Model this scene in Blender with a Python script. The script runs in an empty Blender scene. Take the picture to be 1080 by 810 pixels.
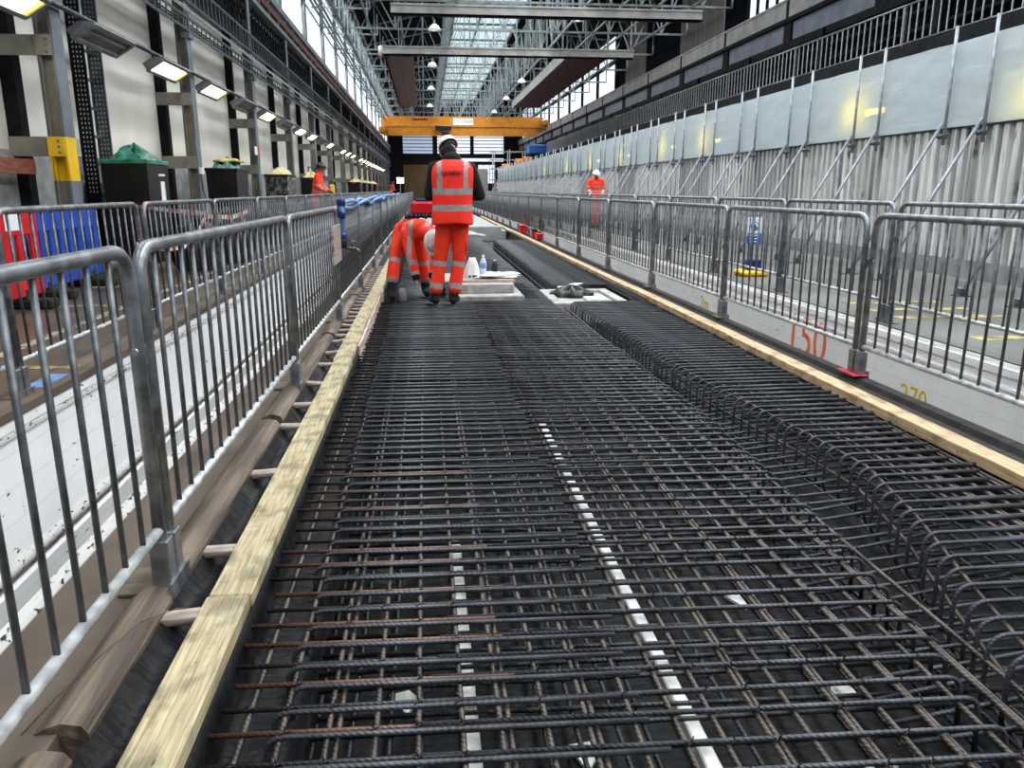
import bpy, bmesh, math, random
from mathutils import Vector, Matrix
random.seed(7)
C = bpy.context.scene.collection
V = Vector
PI = math.pi

# ------------------------------------------------------------------ colours / materials
def s2l(c):
    return tuple(((x / 255) / 12.92 if x / 255 <= .04045 else (((x / 255) + .055) / 1.055) ** 2.4) for x in c)

def mat(name, c1, c2=None, scale=6, rough=.6, metal=0., bump=0., bscale=None, stretch=(1, 1, 1), ramp=(.35, .65), rough2=None, detail=6, spec=.5):
    m = bpy.data.materials.new(name); m.use_nodes = True
    nt = m.node_tree; N = nt.nodes; L = nt.links
    b = N['Principled BSDF']
    b.inputs['Roughness'].default_value = rough
    b.inputs['Metallic'].default_value = metal
    b.inputs['Specular IOR Level'].default_value = spec
    tc = N.new('ShaderNodeTexCoord'); mp = N.new('ShaderNodeMapping')
    mp.inputs['Scale'].default_value = stretch
    L.new(tc.outputs['Object'], mp.inputs['Vector'])
    nz = N.new('ShaderNodeTexNoise'); nz.inputs['Scale'].default_value = scale; nz.inputs['Detail'].default_value = detail
    L.new(mp.outputs[0], nz.inputs['Vector'])
    rp = N.new('ShaderNodeValToRGB')
    rp.color_ramp.elements[0].position = ramp[0]; rp.color_ramp.elements[1].position = ramp[1]
    rp.color_ramp.elements[0].color = (*s2l(c1), 1); rp.color_ramp.elements[1].color = (*s2l(c2 or c1), 1)
    L.new(nz.outputs[0], rp.inputs[0]); L.new(rp.outputs[0], b.inputs['Base Color'])
    if rough2 is not None:
        mr = N.new('ShaderNodeMapRange'); mr.inputs[3].default_value = rough; mr.inputs[4].default_value = rough2
        L.new(nz.outputs[0], mr.inputs[0]); L.new(mr.outputs[0], b.inputs['Roughness'])
    if bump:
        n2 = N.new('ShaderNodeTexNoise'); n2.inputs['Scale'].default_value = bscale or scale; n2.inputs['Detail'].default_value = 4
        L.new(mp.outputs[0], n2.inputs['Vector'])
        bp = N.new('ShaderNodeBump'); bp.inputs['Strength'].default_value = bump; bp.inputs['Distance'].default_value = .02
        L.new(n2.outputs[0], bp.inputs['Height']); L.new(bp.outputs[0], b.inputs['Normal'])
    return m

def stain(m, scale=3, lo=.6, r=(.36, .6), stretch=(1, 1, 1)):
    nt = m.node_tree; N = nt.nodes; L = nt.links; b = N['Principled BSDF']; base = b.inputs['Base Color'].links[0].from_socket
    tc = N.new('ShaderNodeTexCoord'); mp = N.new('ShaderNodeMapping'); mp.inputs['Scale'].default_value = stretch; L.new(tc.outputs['Object'], mp.inputs['Vector'])
    nz = N.new('ShaderNodeTexNoise'); nz.inputs['Scale'].default_value = scale; nz.inputs['Detail'].default_value = 7; L.new(mp.outputs[0], nz.inputs['Vector'])
    rp = N.new('ShaderNodeValToRGB'); rp.color_ramp.elements[0].position = r[0]; rp.color_ramp.elements[1].position = r[1]
    rp.color_ramp.elements[0].color = (lo, lo, lo, 1); rp.color_ramp.elements[1].color = (1, 1, 1, 1); L.new(nz.outputs[0], rp.inputs[0])
    mu = N.new('ShaderNodeMix'); mu.data_type = 'RGBA'; mu.blend_type = 'MULTIPLY'; mu.inputs[0].default_value = 1
    L.new(base, mu.inputs[6]); L.new(rp.outputs[0], mu.inputs[7]); L.new(mu.outputs[2], b.inputs['Base Color'])

def emis(name, col, strength, col2=None):
    m = bpy.data.materials.new(name); m.use_nodes = True
    b = m.node_tree.nodes['Principled BSDF']
    b.inputs['Base Color'].default_value = (*s2l(col), 1)
    b.inputs['Emission Color'].default_value = (*s2l(col), 1)
    b.inputs['Emission Strength'].default_value = strength
    b.inputs['Roughness'].default_value = .5
    return m

M = {}
M['galv'] = mat('galvanised_steel', (104, 107, 111), (152, 155, 159), scale=14, rough=.34, metal=.75, rough2=.5, bump=.05, bscale=60)
M['galv_dark'] = mat('weathered_galvanised_steel', (72, 75, 79), (118, 121, 125), scale=14, rough=.38, metal=.7, rough2=.52, bump=.05, bscale=60)
M['galv_light'] = mat('pale_galvanised_steel', (148, 151, 153), (200, 202, 203), scale=18, rough=.4, metal=.35, rough2=.55)
M['scaf'] = mat('scaffold_tube_steel', (112, 118, 126), (152, 158, 166), scale=9, rough=.5, metal=.3)
M['plate'] = mat('rusty_plate', (92, 80, 66), (136, 124, 108), scale=9, rough=.6, metal=.3)
M['timber'] = mat('treated_softwood', (138, 122, 88), (198, 186, 152), scale=6, rough=.7, stretch=(20, .8, 20), bump=.15, bscale=9, ramp=(.3, .7))
M['timber_r'] = mat('sawn_softwood', (160, 126, 88), (214, 190, 154), scale=5, rough=.7, stretch=(18, .9, 18), bump=.15, bscale=9, ramp=(.3, .7))
stain(M['timber'], 9, .55, (.38, .52), (1, .8, 1)); stain(M['timber_r'], 9, .6, (.36, .5), (1, .8, 1)); stain(M['timber'], 34, .4, (.27, .33), (1, .6, 1)); stain(M['timber_r'], 30, .4, (.27, .33), (1, .6, 1))
M['batten'] = mat('weathered_batten', (96, 82, 74), (180, 166, 154), scale=4, rough=.75, stretch=(1, 14, 10), bump=.2)
M['pinkboard'] = mat('pale_shuttering_board', (150, 128, 118), (206, 188, 178), scale=4, rough=.75, stretch=(8, 1, 8))
M['oldtimber'] = mat('muddy_sleeper_edge', (70, 59, 49), (128, 112, 95), scale=3.5, rough=.62, stretch=(6, .5, 6), bump=.35, bscale=6, ramp=(.42, .72))
M['mud'] = mat('brown_mud_concrete', (74, 63, 54), (104, 91, 80), scale=2.2, rough=.5, bump=.12, bscale=9, rough2=.75)
M['membrane'] = mat('black_polythene', (4, 5, 6), (14, 15, 18), scale=3.5, rough=.34, bump=1.0, bscale=7, stretch=(1, 2.2, .6), rough2=.7, spec=.2)
M['dkslot'] = mat('dark_ground', (16, 15, 15), (44, 40, 37), scale=12, rough=.8, bump=.6, bscale=16)
M['black'] = mat('black_plastic', (9, 9, 10), (17, 17, 19), scale=6, rough=.35, bump=.3, bscale=12)
M['blacksteel'] = mat('black_painted_steel', (13, 13, 15), (26, 27, 29), scale=5, rough=.8, spec=.12)
M['navy'] = mat('navy_cladding', (6, 7, 12), (14, 16, 24), scale=2, rough=.9, spec=.05, stretch=(1, 14, .3))
M['boards'] = mat('grey_board_cladding', (58, 52, 50), (100, 92, 88), scale=2, rough=.75, stretch=(1, 9, .25))
M['greysteel'] = mat('grey_painted_steel', (96, 99, 102), (124, 127, 129), scale=4, rough=.5, metal=.1)
M['truss'] = mat('truss_grey_paint', (84, 92, 93), (116, 125, 126), scale=4, rough=.5)
M['beamwhite'] = mat('offwhite_beam', (122, 121, 118), (152, 150, 146), scale=2, rough=.55)
M['beamgrey'] = mat('grey_beam_cladding', (118, 115, 114), (142, 139, 137), scale=2, rough=.6)
M['beamblue'] = mat('blue_grey_panel', (78, 82, 92), (98, 102, 112), scale=2, rough=.6)
M['darkred'] = mat('dark_red_paint', (66, 22, 22), (92, 38, 36), scale=5, rough=.6)
M['roofdark'] = mat('dark_roof_sheet', (6, 6, 7), (11, 11, 13), scale=2, rough=.95, spec=.03)
M['tan'] = mat('tan_column_paint', (112, 109, 102), (138, 133, 122), scale=3, rough=.5)
M['colgrey'] = mat('grey_column_paint', (84, 90, 98), (112, 118, 126), scale=3, rough=.45)
M['yellow'] = mat('safety_yellow', (214, 170, 10), (236, 192, 26), scale=5, rough=.5)
M['orangecrane'] = mat('crane_orange', (172, 104, 6), (194, 122, 14), scale=3, rough=.5)
M['cablegrey'] = mat('galvanised_cable_tray', (58, 62, 68), (90, 95, 102), scale=8, rough=.45, metal=.4)
M['white'] = mat('white_plastic', (222, 222, 220), (238, 238, 236), scale=5, rough=.4)
M['paper'] = mat('paper', (205, 205, 205), (240, 240, 238), scale=8, rough=.7)
M['board'] = mat('plywood_board', (140, 126, 112), (178, 164, 148), scale=4, rough=.7, stretch=(1, 8, 8))
M['concrete'] = mat('pale_precast_concrete', (128, 127, 124), (172, 171, 167), scale=8, rough=.85, bump=.15, bscale=30)
M['slab'] = mat('finished_concrete_slab', (128, 130, 132), (160, 161, 160), scale=2, rough=.8)
M['strip'] = mat('concrete_spacer', (176, 174, 170), (226, 225, 221), scale=14, rough=.8)
M['red'] = mat('red_plastic', (178, 10, 24), (206, 20, 36), scale=4, rough=.4)
M['blue'] = mat('blue_plastic', (22, 58, 150), (36, 78, 178), scale=4, rough=.4)
M['bluelight'] = mat('blue_water_pipe', (70, 116, 176), (136, 176, 222), scale=6, rough=.4)
M['bluedk'] = mat('dark_blue_fitting', (14, 26, 84), (26, 44, 120), scale=6, rough=.35)
M['brass'] = mat('brass_tap', (64, 58, 50), (128, 120, 106), scale=9, rough=.35, metal=.7)
M['rubber'] = mat('black_rubber', (14, 14, 15), (28, 28, 28), scale=9, rough=.8)
M['hivis'] = mat('hi_vis_orange', (236, 40, 10), (250, 58, 18), scale=9, rough=.75, bump=.35, bscale=14)
M['hivis_vest'] = mat('hi_vis_vest', (240, 32, 14), (252, 44, 22), scale=9, rough=.7, bump=.12, bscale=9)
M['reflect'] = mat('silver_reflective_tape', (140, 132, 130), (164, 156, 152), scale=30, rough=.45)
M['blackcloth'] = mat('black_fleece', (8, 8, 10), (16, 16, 19), scale=20, rough=.95, bump=.3, bscale=20)
M['skin'] = mat('skin', (196, 146, 120), (214, 166, 140), scale=9, rough=.55)
M['skin_b'] = mat('skin_tan', (150, 104, 82), (172, 124, 100), scale=9, rough=.55)
M['hair'] = mat('dark_hair', (20, 15, 12), (38, 28, 22), scale=40, rough=.7, stretch=(3, 3, 1))
M['eyewhite'] = mat('eye_white', (232, 230, 226), rough=.2)
M['glove'] = mat('dark_blue_glove', (20, 24, 52), (36, 42, 76), scale=16, rough=.8)
M['glovegrey'] = mat('pale_grey_glove', (146, 138, 132), (176, 168, 160), scale=16, rough=.8)
M['helmetwhite'] = mat('white_helmet', (226, 228, 226), (238, 240, 238), scale=3, rough=.25)
M['helmetblack'] = mat('black_helmet', (12, 12, 13), (18, 18, 19), scale=3, rough=.3)
M['sticker'] = mat('green_yellow_sticker', (90, 170, 40), (214, 206, 40), scale=40, rough=.4)
M['greenbag'] = mat('green_plastic_bag', (30, 92, 78), (66, 138, 120), scale=9, rough=.3, bump=1, bscale=9)
M['tealbag'] = mat('teal_plastic_wrap', (30, 80, 84), (72, 124, 124), scale=9, rough=.25, bump=1, bscale=9)
M['yellowbag'] = mat('yellow_plastic_liner', (176, 164, 76), (206, 196, 120), scale=9, rough=.35, bump=1, bscale=9)
M['clearwrap'] = mat('dusty_clear_wrap', (46, 48, 50), (150, 148, 140), scale=7, rough=.2, bump=1, bscale=8, ramp=(.45, .75))
M['creambag'] = mat('cream_sack', (186, 168, 120), (218, 204, 166), scale=9, rough=.7, bump=.8, bscale=9)
M['palletred'] = mat('red_brown_wood', (88, 40, 26), (134, 74, 52), scale=4, rough=.7, stretch=(8, 1, 8))
M['tape'] = mat('barrier_tape', (220, 214, 208), (236, 232, 228), scale=4, rough=.4)
M['tapered'] = mat('barrier_tape_red', (190, 96, 80), (206, 120, 100), scale=4, rough=.4)
M['orangepaint'] = mat('orange_spray_paint', (226, 92, 40), (240, 130, 80), scale=14, rough=.7)
M['yellowpaint'] = mat('yellow_spray_paint', (206, 172, 20), (230, 200, 60), scale=14, rough=.7)
M['redpaint'] = mat('red_spray_paint', (190, 20, 60), (206, 50, 80), scale=14, rough=.7)
M['wornline'] = mat('worn_pale_line', (86, 80, 68), (176, 168, 148), scale=9, rough=.8, ramp=(.42, .6))
M['wornyellow'] = mat('worn_yellow_line', (92, 86, 62), (168, 152, 96), scale=9, rough=.8, ramp=(.42, .6))
M['brownboard'] = mat('brown_boarding', (78, 58, 30), (104, 80, 44), scale=1, rough=.8, stretch=(6, 1, .3))
M['lampshell'] = mat('lamp_housing', (112, 113, 112), (146, 147, 146), scale=6, rough=.5)
M['lampglow'] = emis('lamp_glow', (255, 244, 206), 14.0)
M['lampedge'] = emis('lamp_glow_edge', (250, 226, 90), 3)
M['yelglow'] = emis('work_light_glow', (255, 222, 20), 26.0)
M['window'] = emis('window_daylight', (226, 234, 244), 1.0)
M['windowgrey'] = emis('window_daylight_dim', (170, 186, 206), .75)
M['water'] = mat('clear_bottle', (176, 190, 204), (214, 222, 230), scale=4, rough=.12)
M['polytop'] = mat('light_blue_tarpaulin', (26, 74, 138), (44, 98, 168), scale=4, rough=.5)
M['signblue'] = mat('sign_blue', (24, 78, 170), (30, 88, 180), scale=4, rough=.4)
M['signink'] = mat('sign_black_ink', (30, 30, 34), rough=.6)
M['signwhite'] = mat('sign_white', (226, 230, 232), rough=.5)
M['signred'] = mat('sign_red', (178, 30, 50), rough=.5)
M['signamber'] = mat('sign_amber', (222, 170, 50), rough=.5)

def rebar_mat(name, c1, c2, pitch=.009):
    m = mat(name, c1, c2, scale=5, rough=.3, metal=.3, rough2=.5)
    nt = m.node_tree; N = nt.nodes; L = nt.links
    tc = N.new('ShaderNodeTexCoord')
    w = N.new('ShaderNodeTexWave'); w.wave_type = 'BANDS'; w.bands_direction = 'DIAGONAL'
    w.inputs['Scale'].default_value = 1 / pitch * .3
    w.inputs['Distortion'].default_value = 0
    L.new(tc.outputs['Object'], w.inputs['Vector'])
    bp = N.new('ShaderNodeBump'); bp.inputs['Strength'].default_value = .5; bp.inputs['Distance'].default_value = .0018
    L.new(w.outputs[0], bp.inputs['Height']); L.new(bp.outputs[0], N['Principled BSDF'].inputs['Normal'])
    return m
M['rebar'] = rebar_mat('reinforcing_steel', (24, 25, 28), (72, 75, 81))
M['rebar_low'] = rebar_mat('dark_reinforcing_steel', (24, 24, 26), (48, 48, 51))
M['rust'] = rebar_mat('rusty_reinforcing_steel', (64, 44, 38), (112, 78, 66))
M['longi'] = rebar_mat('brown_grey_reinforcing_steel', (42, 36, 33), (90, 80, 73))

def skylight_mat():
    m = emis('skylight_daylight', (206, 226, 232), .85)
    nt = m.node_tree; N = nt.nodes; L = nt.links
    tc = N.new('ShaderNodeTexCoord')
    br = N.new('ShaderNodeTexBrick'); br.offset = 0
    br.inputs['Color1'].default_value = (*s2l((206, 226, 232)), 1); br.inputs['Color2'].default_value = (*s2l((196, 218, 226)), 1)
    br.inputs['Mortar'].default_value = (*s2l((110, 124, 130)), 1); br.inputs['Scale'].default_value = 1
    br.inputs['Mortar Size'].default_value = .02; br.inputs['Brick Width'].default_value = .6; br.inputs['Row Height'].default_value = .35
    L.new(tc.outputs['Object'], br.inputs['Vector'])
    L.new(br.outputs[0], N['Principled BSDF'].inputs['Emission Color'])
    return m
M['skylight'] = skylight_mat()

def white_chipped():
    m = mat('chipped_white_paint', (232, 232, 233), (244, 244, 243), scale=1.5, rough=.7, bump=.25, bscale=5)
    nt = m.node_tree; N = nt.nodes; L = nt.links; b = N['Principled BSDF']
    base = b.inputs['Base Color'].links[0].from_socket
    tc = N.new('ShaderNodeTexCoord'); mp = N.new('ShaderNodeMapping'); mp.inputs['Scale'].default_value = (1, .55, 1.6)
    L.new(tc.outputs['Object'], mp.inputs['Vector'])
    nz = N.new('ShaderNodeTexNoise'); nz.inputs['Scale'].default_value = 13; nz.inputs['Detail'].default_value = 9; nz.inputs['Roughness'].default_value = .6
    L.new(mp.outputs[0], nz.inputs['Vector'])
    rp = N.new('ShaderNodeValToRGB'); rp.color_ramp.elements[0].position = .665; rp.color_ramp.elements[1].position = .68
    L.new(nz.outputs[0], rp.inputs[0])
    # painted brick courses: faint joints
    sx = N.new('ShaderNodeSeparateXYZ'); L.new(tc.outputs['Object'], sx.inputs[0])
    cb = N.new('ShaderNodeCombineXYZ'); L.new(sx.outputs[1], cb.inputs[0]); L.new(sx.outputs[2], cb.inputs[1])
    br = N.new('ShaderNodeTexBrick'); br.inputs['Scale'].default_value = 1; br.inputs['Brick Width'].default_value = .9; br.inputs['Row Height'].default_value = .19
    br.inputs['Mortar Size'].default_value = .006; br.inputs['Color1'].default_value = (1, 1, 1, 1); br.inputs['Color2'].default_value = (.97, .97, .97, 1); br.inputs['Mortar'].default_value = (.9, .9, .91, 1)
    L.new(cb.outputs[0], br.inputs['Vector'])
    mu = N.new('ShaderNodeMix'); mu.data_type = 'RGBA'; mu.blend_type = 'MULTIPLY'; mu.inputs[0].default_value = 1
    L.new(base, mu.inputs[6]); L.new(br.outputs[0], mu.inputs[7])
    mx = N.new('ShaderNodeMix'); mx.data_type = 'RGBA'
    L.new(rp.outputs[0], mx.inputs[0]); L.new(mu.outputs[2], mx.inputs[6]); mx.inputs[7].default_value = (*s2l((40, 38, 38)), 1)
    L.new(mx.outputs[2], b.inputs['Base Color'])
    return m
M['whitewall'] = white_chipped()

def chips_mat():
    m = mat('white_flaking_edge', (208, 206, 202), (36, 34, 33), scale=48, rough=.7, ramp=(.60, .63), detail=9, stretch=(1, .5, 1))
    return m
M['flake'] = chips_mat()

def floor_mat(name, c1, c2, r1, r2):
    return mat(name, c1, c2, scale=.9, rough=r1, rough2=r2, bump=.04, bscale=3, detail=9)
M['floor_l'] = floor_mat('worn_brown_concrete_floor', (62, 57, 48), (92, 85, 72), .18, .6)
M['floor_r'] = floor_mat('worn_grey_concrete_floor', (70, 71, 69), (104, 104, 100), .35, .75)

def leftwall_mat():
    m = mat('cream_wall_cladding', (196, 194, 186), (216, 213, 204), scale=.7, rough=.38, spec=.4)
    nt = m.node_tree; N = nt.nodes; L = nt.links; b = N['Principled BSDF']
    tc = N.new('ShaderNodeTexCoord')
    w = N.new('ShaderNodeTexWave'); w.bands_direction = 'Z'; w.inputs['Scale'].default_value = .55; w.inputs['Distortion'].default_value = 1.2; w.inputs['Detail'].default_value = 1
    w.inputs['Detail Scale'].default_value = .4
    L.new(tc.outputs['Object'], w.inputs['Vector'])
    bp = N.new('ShaderNodeBump'); bp.inputs['Strength'].default_value = .5; bp.inputs['Distance'].default_value = .05
    L.new(w.outputs[0], bp.inputs['Height']); L.new(bp.outputs[0], b.inputs['Normal'])
    return m
M['wall_l'] = leftwall_mat()
M['dado'] = mat('grey_concrete_dado', (112, 114, 114), (146, 147, 146), scale=5, rough=.75, bump=.1)

def hoarding_mat(name, c1, c2):
    m = mat(name, c1, c2, scale=3.0, rough=.5, stretch=(1, 3.2, .16), ramp=(.3, .62), metal=.1)
    nt = m.node_tree; N = nt.nodes; L = nt.links; b = N['Principled BSDF']
    base = b.inputs['Base Color'].links[0].from_socket
    tc = N.new('ShaderNodeTexCoord'); mp = N.new('ShaderNodeMapping'); mp.inputs['Scale'].default_value = (1, 5, .8)
    L.new(tc.outputs['Object'], mp.inputs['Vector'])
    nz = N.new('ShaderNodeTexNoise'); nz.inputs['Scale'].default_value = 3; nz.inputs['Detail'].default_value = 8
    L.new(mp.outputs[0], nz.inputs['Vector'])
    rp = N.new('ShaderNodeValToRGB'); rp.color_ramp.elements[0].position = .60; rp.color_ramp.elements[1].position = .70
    L.new(nz.outputs[0], rp.inputs[0])
    mx = N.new('ShaderNodeMix'); mx.data_type = 'RGBA'
    L.new(rp.outputs[0], mx.inputs[0]); L.new(base, mx.inputs[6]); mx.inputs[7].default_value = (*s2l((72, 66, 60)), 1)
    L.new(mx.outputs[2], b.inputs['Base Color'])
    return m
M['hoard'] = hoarding_mat('stained_white_corrugated_sheet', (112, 112, 111), (198, 198, 195))
M['hoard2'] = hoarding_mat('stained_grey_corrugated_sheet', (96, 97, 98), (156, 156, 155))

def sheet_mat():
    m = bpy.data.materials.new('translucent_polythene'); m.use_nodes = True
    nt = m.node_tree; N = nt.nodes; L = nt.links
    b = N['Principled BSDF']; b.inputs['Base Color'].default_value = (*s2l((168, 181, 188)), 1); b.inputs['Roughness'].default_value = .3
    tr = N.new('ShaderNodeBsdfTranslucent'); tr.inputs['Color'].default_value = (*s2l((205, 214, 214)), 1)
    tp = N.new('ShaderNodeBsdfTransparent'); tp.inputs['Color'].default_value = (.93, .95, .95, 1)
    m1 = N.new('ShaderNodeMixShader'); m1.inputs[0].default_value = .42
    m2 = N.new('ShaderNodeMixShader'); m2.inputs[0].default_value = .03
    L.new(b.outputs[0], m1.inputs[1]); L.new(tr.outputs[0], m1.inputs[2])
    L.new(m1.outputs[0], m2.inputs[1]); L.new(tp.outputs[0], m2.inputs[2])
    L.new(m2.outputs[0], N['Material Output'].inputs['Surface'])
    tc = N.new('ShaderNodeTexCoord'); mp = N.new('ShaderNodeMapping'); mp.inputs['Scale'].default_value = (1, .5, 1.6)
    L.new(tc.outputs['Object'], mp.inputs['Vector'])
    nz = N.new('ShaderNodeTexNoise'); nz.inputs['Scale'].default_value = 2.4; nz.inputs['Detail'].default_value = 5; nz.inputs['Distortion'].default_value = .8
    L.new(mp.outputs[0], nz.inputs['Vector'])
    bp = N.new('ShaderNodeBump'); bp.inputs['Strength'].default_value = .3; bp.inputs['Distance'].default_value = .06
    L.new(nz.outputs[0], bp.inputs['Height']); L.new(bp.outputs[0], b.inputs['Normal'])
    return m
M['sheet'] = sheet_mat()

# ------------------------------------------------------------------ mesh builder
class MB:
    def __init__(s): s.v = []; s.f = []; s.m = []; s.s = []
    def add(s, vs, fs, mi=0, smooth=False):
        o = len(s.v); s.v += [tuple(p) for p in vs]
        for f in fs: s.f.append(tuple(i + o for i in f)); s.m.append(mi); s.s.append(smooth)
        return s
    def box(s, x0, x1, y0, y1, z0, z1, mi=0):
        return s.add([(x0, y0, z0), (x1, y0, z0), (x1, y1, z0), (x0, y1, z0), (x0, y0, z1), (x1, y0, z1), (x1, y1, z1), (x0, y1, z1)],
                     [(0, 3, 2, 1), (4, 5, 6, 7), (0, 1, 5, 4), (1, 2, 6, 5), (2, 3, 7, 6), (3, 0, 4, 7)], mi)
    def cbox(s, x0, x1, y0, y1, z0, z1, c=.004, mi=0):      # box with chamfered edges
        bm = bmesh.new(); bmesh.ops.create_cube(bm, size=1)
        for v in bm.verts: v.co = V(((x0 + x1) / 2 + v.co.x * (x1 - x0), (y0 + y1) / 2 + v.co.y * (y1 - y0), (z0 + z1) / 2 + v.co.z * (z1 - z0)))
        bmesh.ops.bevel(bm, geom=list(bm.edges), offset=c, segments=1, affect='EDGES')
        bm.verts.index_update()
        s.add([v.co[:] for v in bm.verts], [[v.index for v in f.verts] for f in bm.faces], mi); bm.free(); return s
    def bar(s, a, b, w, h=None, mi=0):                      # rectangular bar from a to b
        a = V(a); b = V(b); h = h or w; d = (b - a).normalized()
        up = V((0, 0, 1)) if abs(d.z) < .95 else V((0, 1, 0))
        x = d.cross(up).normalized(); y = x.cross(d)
        vs = [p + x * (sx * w / 2) + y * (sy * h / 2) for p in (a, b) for sx, sy in ((-1, -1), (1, -1), (1, 1), (-1, 1))]
        return s.add(vs, [(0, 1, 2, 3), (7, 6, 5, 4), (0, 4, 5, 1), (1, 5, 6, 2), (2, 6, 7, 3), (3, 7, 4, 0)], mi)
    def tube(s, pts, r, n=8, mi=0, cap=True, closed=False):
        pts = [V(p) for p in pts]; K = len(pts)
        rs = r if isinstance(r, (list, tuple)) else [r] * K
        def tang(i):
            if closed: return (pts[(i + 1) % K] - pts[i - 1]).normalized()
            if i == 0: return (pts[1] - pts[0]).normalized()
            if i == K - 1: return (pts[-1] - pts[-2]).normalized()
            return ((pts[i + 1] - pts[i]).normalized() + (pts[i] - pts[i - 1]).normalized()).normalized()
        t = tang(0); up = V((0, 0, 1)) if abs(t.z) < .9 else V((1, 0, 0))
        x = t.cross(up).normalized(); vs = []
        for i in range(K):
            t2 = tang(i); x = (x - t2 * x.dot(t2)).normalized(); y = t2.cross(x)
            for k in range(n):
                a = 2 * PI * k / n; vs.append(pts[i] + x * (math.cos(a) * rs[i]) + y * (math.sin(a) * rs[i]))
        fs = []
        for i in range(K if closed else K - 1):
            j = (i + 1) % K
            for k in range(n): fs.append((i * n + k, i * n + (k + 1) % n, j * n + (k + 1) % n, j * n + k))
        s.add(vs, fs, mi, True)
        if cap and not closed:
            o = len(s.v) - len(vs)
            s.f.append(tuple(o + k for k in reversed(range(n)))); s.m.append(mi); s.s.append(False)
            s.f.append(tuple(o + (K - 1) * n + k for k in range(n))); s.m.append(mi); s.s.append(False)
        return s
    def lathe(s, prof, c=(0, 0, 0), n=24, mi=0, axis='z'):
        vs = []; K = len(prof)
        for r, h in prof:
            for k in range(n):
                a = 2 * PI * k / n; p = (r * math.cos(a), r * math.sin(a), h)
                if axis == 'x': p = (p[2], p[0], p[1])
                if axis == 'y': p = (p[0], p[2], p[1])
                vs.append((c[0] + p[0], c[1] + p[1], c[2] + p[2]))
        fs = [(i * n + k, i * n + (k + 1) % n, (i + 1) * n + (k + 1) % n, (i + 1) * n + k) for i in range(K - 1) for k in range(n)]
        fs += [tuple(reversed(range(n))), tuple((K - 1) * n + k for k in range(n))]
        return s.add(vs, fs, mi, True)
    def grid(s, fn, nu, nv, mi=0, smooth=True):
        vs = [fn(i / nu, j / nv) for j in range(nv + 1) for i in range(nu + 1)]
        fs = [(j * (nu + 1) + i, j * (nu + 1) + i + 1, (j + 1) * (nu + 1) + i + 1, (j + 1) * (nu + 1) + i) for j in range(nv) for i in range(nu)]
        return s.add(vs, fs, mi, smooth)
    def prism(s, prof, y0, y1, mi=0, axis='y'):             # polygon in the XZ plane pulled along Y
        n = len(prof)
        vs = [(x, y0, z) for x, z in prof] + [(x, y1, z) for x, z in prof]
        if axis == 'x': vs = [(y0, a, b) for a, b in prof] + [(y1, a, b) for a, b in prof]
        fs = [tuple(range(n)), tuple(reversed(range(n, 2 * n)))] + [(i, n + i, n + (i + 1) % n, (i + 1) % n) for i in range(n)]
        return s.add(vs, fs, mi)
    def ell(s, c, r, n=16, m=10, mi=0, rot=None):
        vs = []; fs = []
        for j in range(m + 1):
            th = PI * j / m
            for k in range(n):
                a = 2 * PI * k / n
                p = V((math.sin(th) * math.cos(a) * r[0], math.sin(th) * math.sin(a) * r[1], math.cos(th) * r[2]))
                if rot: p = rot @ p
                vs.append(V(c) + p)
        for j in range(m):
            for k in range(n): fs.append((j * n + k, (j + 1) * n + k, (j + 1) * n + (k + 1) % n, j * n + (k + 1) % n))
        return s.add(vs, fs, mi, True)
    def mesh(s, name, mats):
        me = bpy.data.meshes.new(name); me.from_pydata([tuple(p) for p in s.v], [], s.f)
        for m in (mats if isinstance(mats, (list, tuple)) else [mats]): me.materials.append(M[m] if isinstance(m, str) else m)
        me.polygons.foreach_set('material_index', s.m); me.polygons.foreach_set('use_smooth', s.s)
        bm = bmesh.new(); bm.from_mesh(me); bmesh.ops.recalc_face_normals(bm, faces=bm.faces); bm.to_mesh(me); bm.free()
        me.update(); return me
    def build(s, name, mats, parent=None, loc=None):
        return obj(name, s.mesh(name, mats), parent, loc)

def obj(name, me, parent=None, loc=None, rotz=0):
    o = bpy.data.objects.new(name, me); C.objects.link(o)
    if parent: o.parent = parent
    if loc: o.location = loc
    if rotz: o.rotation_euler.z = rotz
    return o
def tag(o, label=None, cat=None, group=None, kind=None):
    if label: o['label'] = label
    if cat: o['category'] = cat
    if group: o['group'] = group
    if kind: o['kind'] = kind
    return o
def thing(name, label, cat, loc=(0, 0, 0), rotz=0, group=None):
    o = bpy.data.objects.new(name, None); C.objects.link(o); o.location = loc; o.rotation_euler.z = rotz
    o.empty_display_size = .1
    return tag(o, label, cat, group)
def struct(o, label=None):
    o['kind'] = 'structure'
    if label: o['label'] = label
    return o
def dup(src, parent=None):
    c = src.copy(); C.objects.link(c); c.parent = parent
    for ch in list(src.children): dup(ch, c)
    return c
def fillet(pts, R, k=5):
    pts = [V(p) for p in pts]; out = [pts[0]]
    for i in range(1, len(pts) - 1):
        a, b, c = pts[i - 1], pts[i], pts[i + 1]
        u = (a - b).normalized(); w = (c - b).normalized()
        ang = u.angle(w); d = min(R / math.tan(ang / 2), (a - b).length * .49, (c - b).length * .49)
        p0 = b + u * d; p2 = b + w * d
        for j in range(k + 1):
            t = j / k; out.append((1 - t) ** 2 * p0 + 2 * t * (1 - t) * b + t * t * p2)
    out.append(pts[-1]); return out
def lerp_tab(tab, x):
    if x <= tab[0][0]: return tab[0][1]
    for (a, b), (c, d) in zip(tab, tab[1:]):
        if x <= c: return b + (d - b) * (x - a) / (c - a)
    return tab[-1][1]
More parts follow.
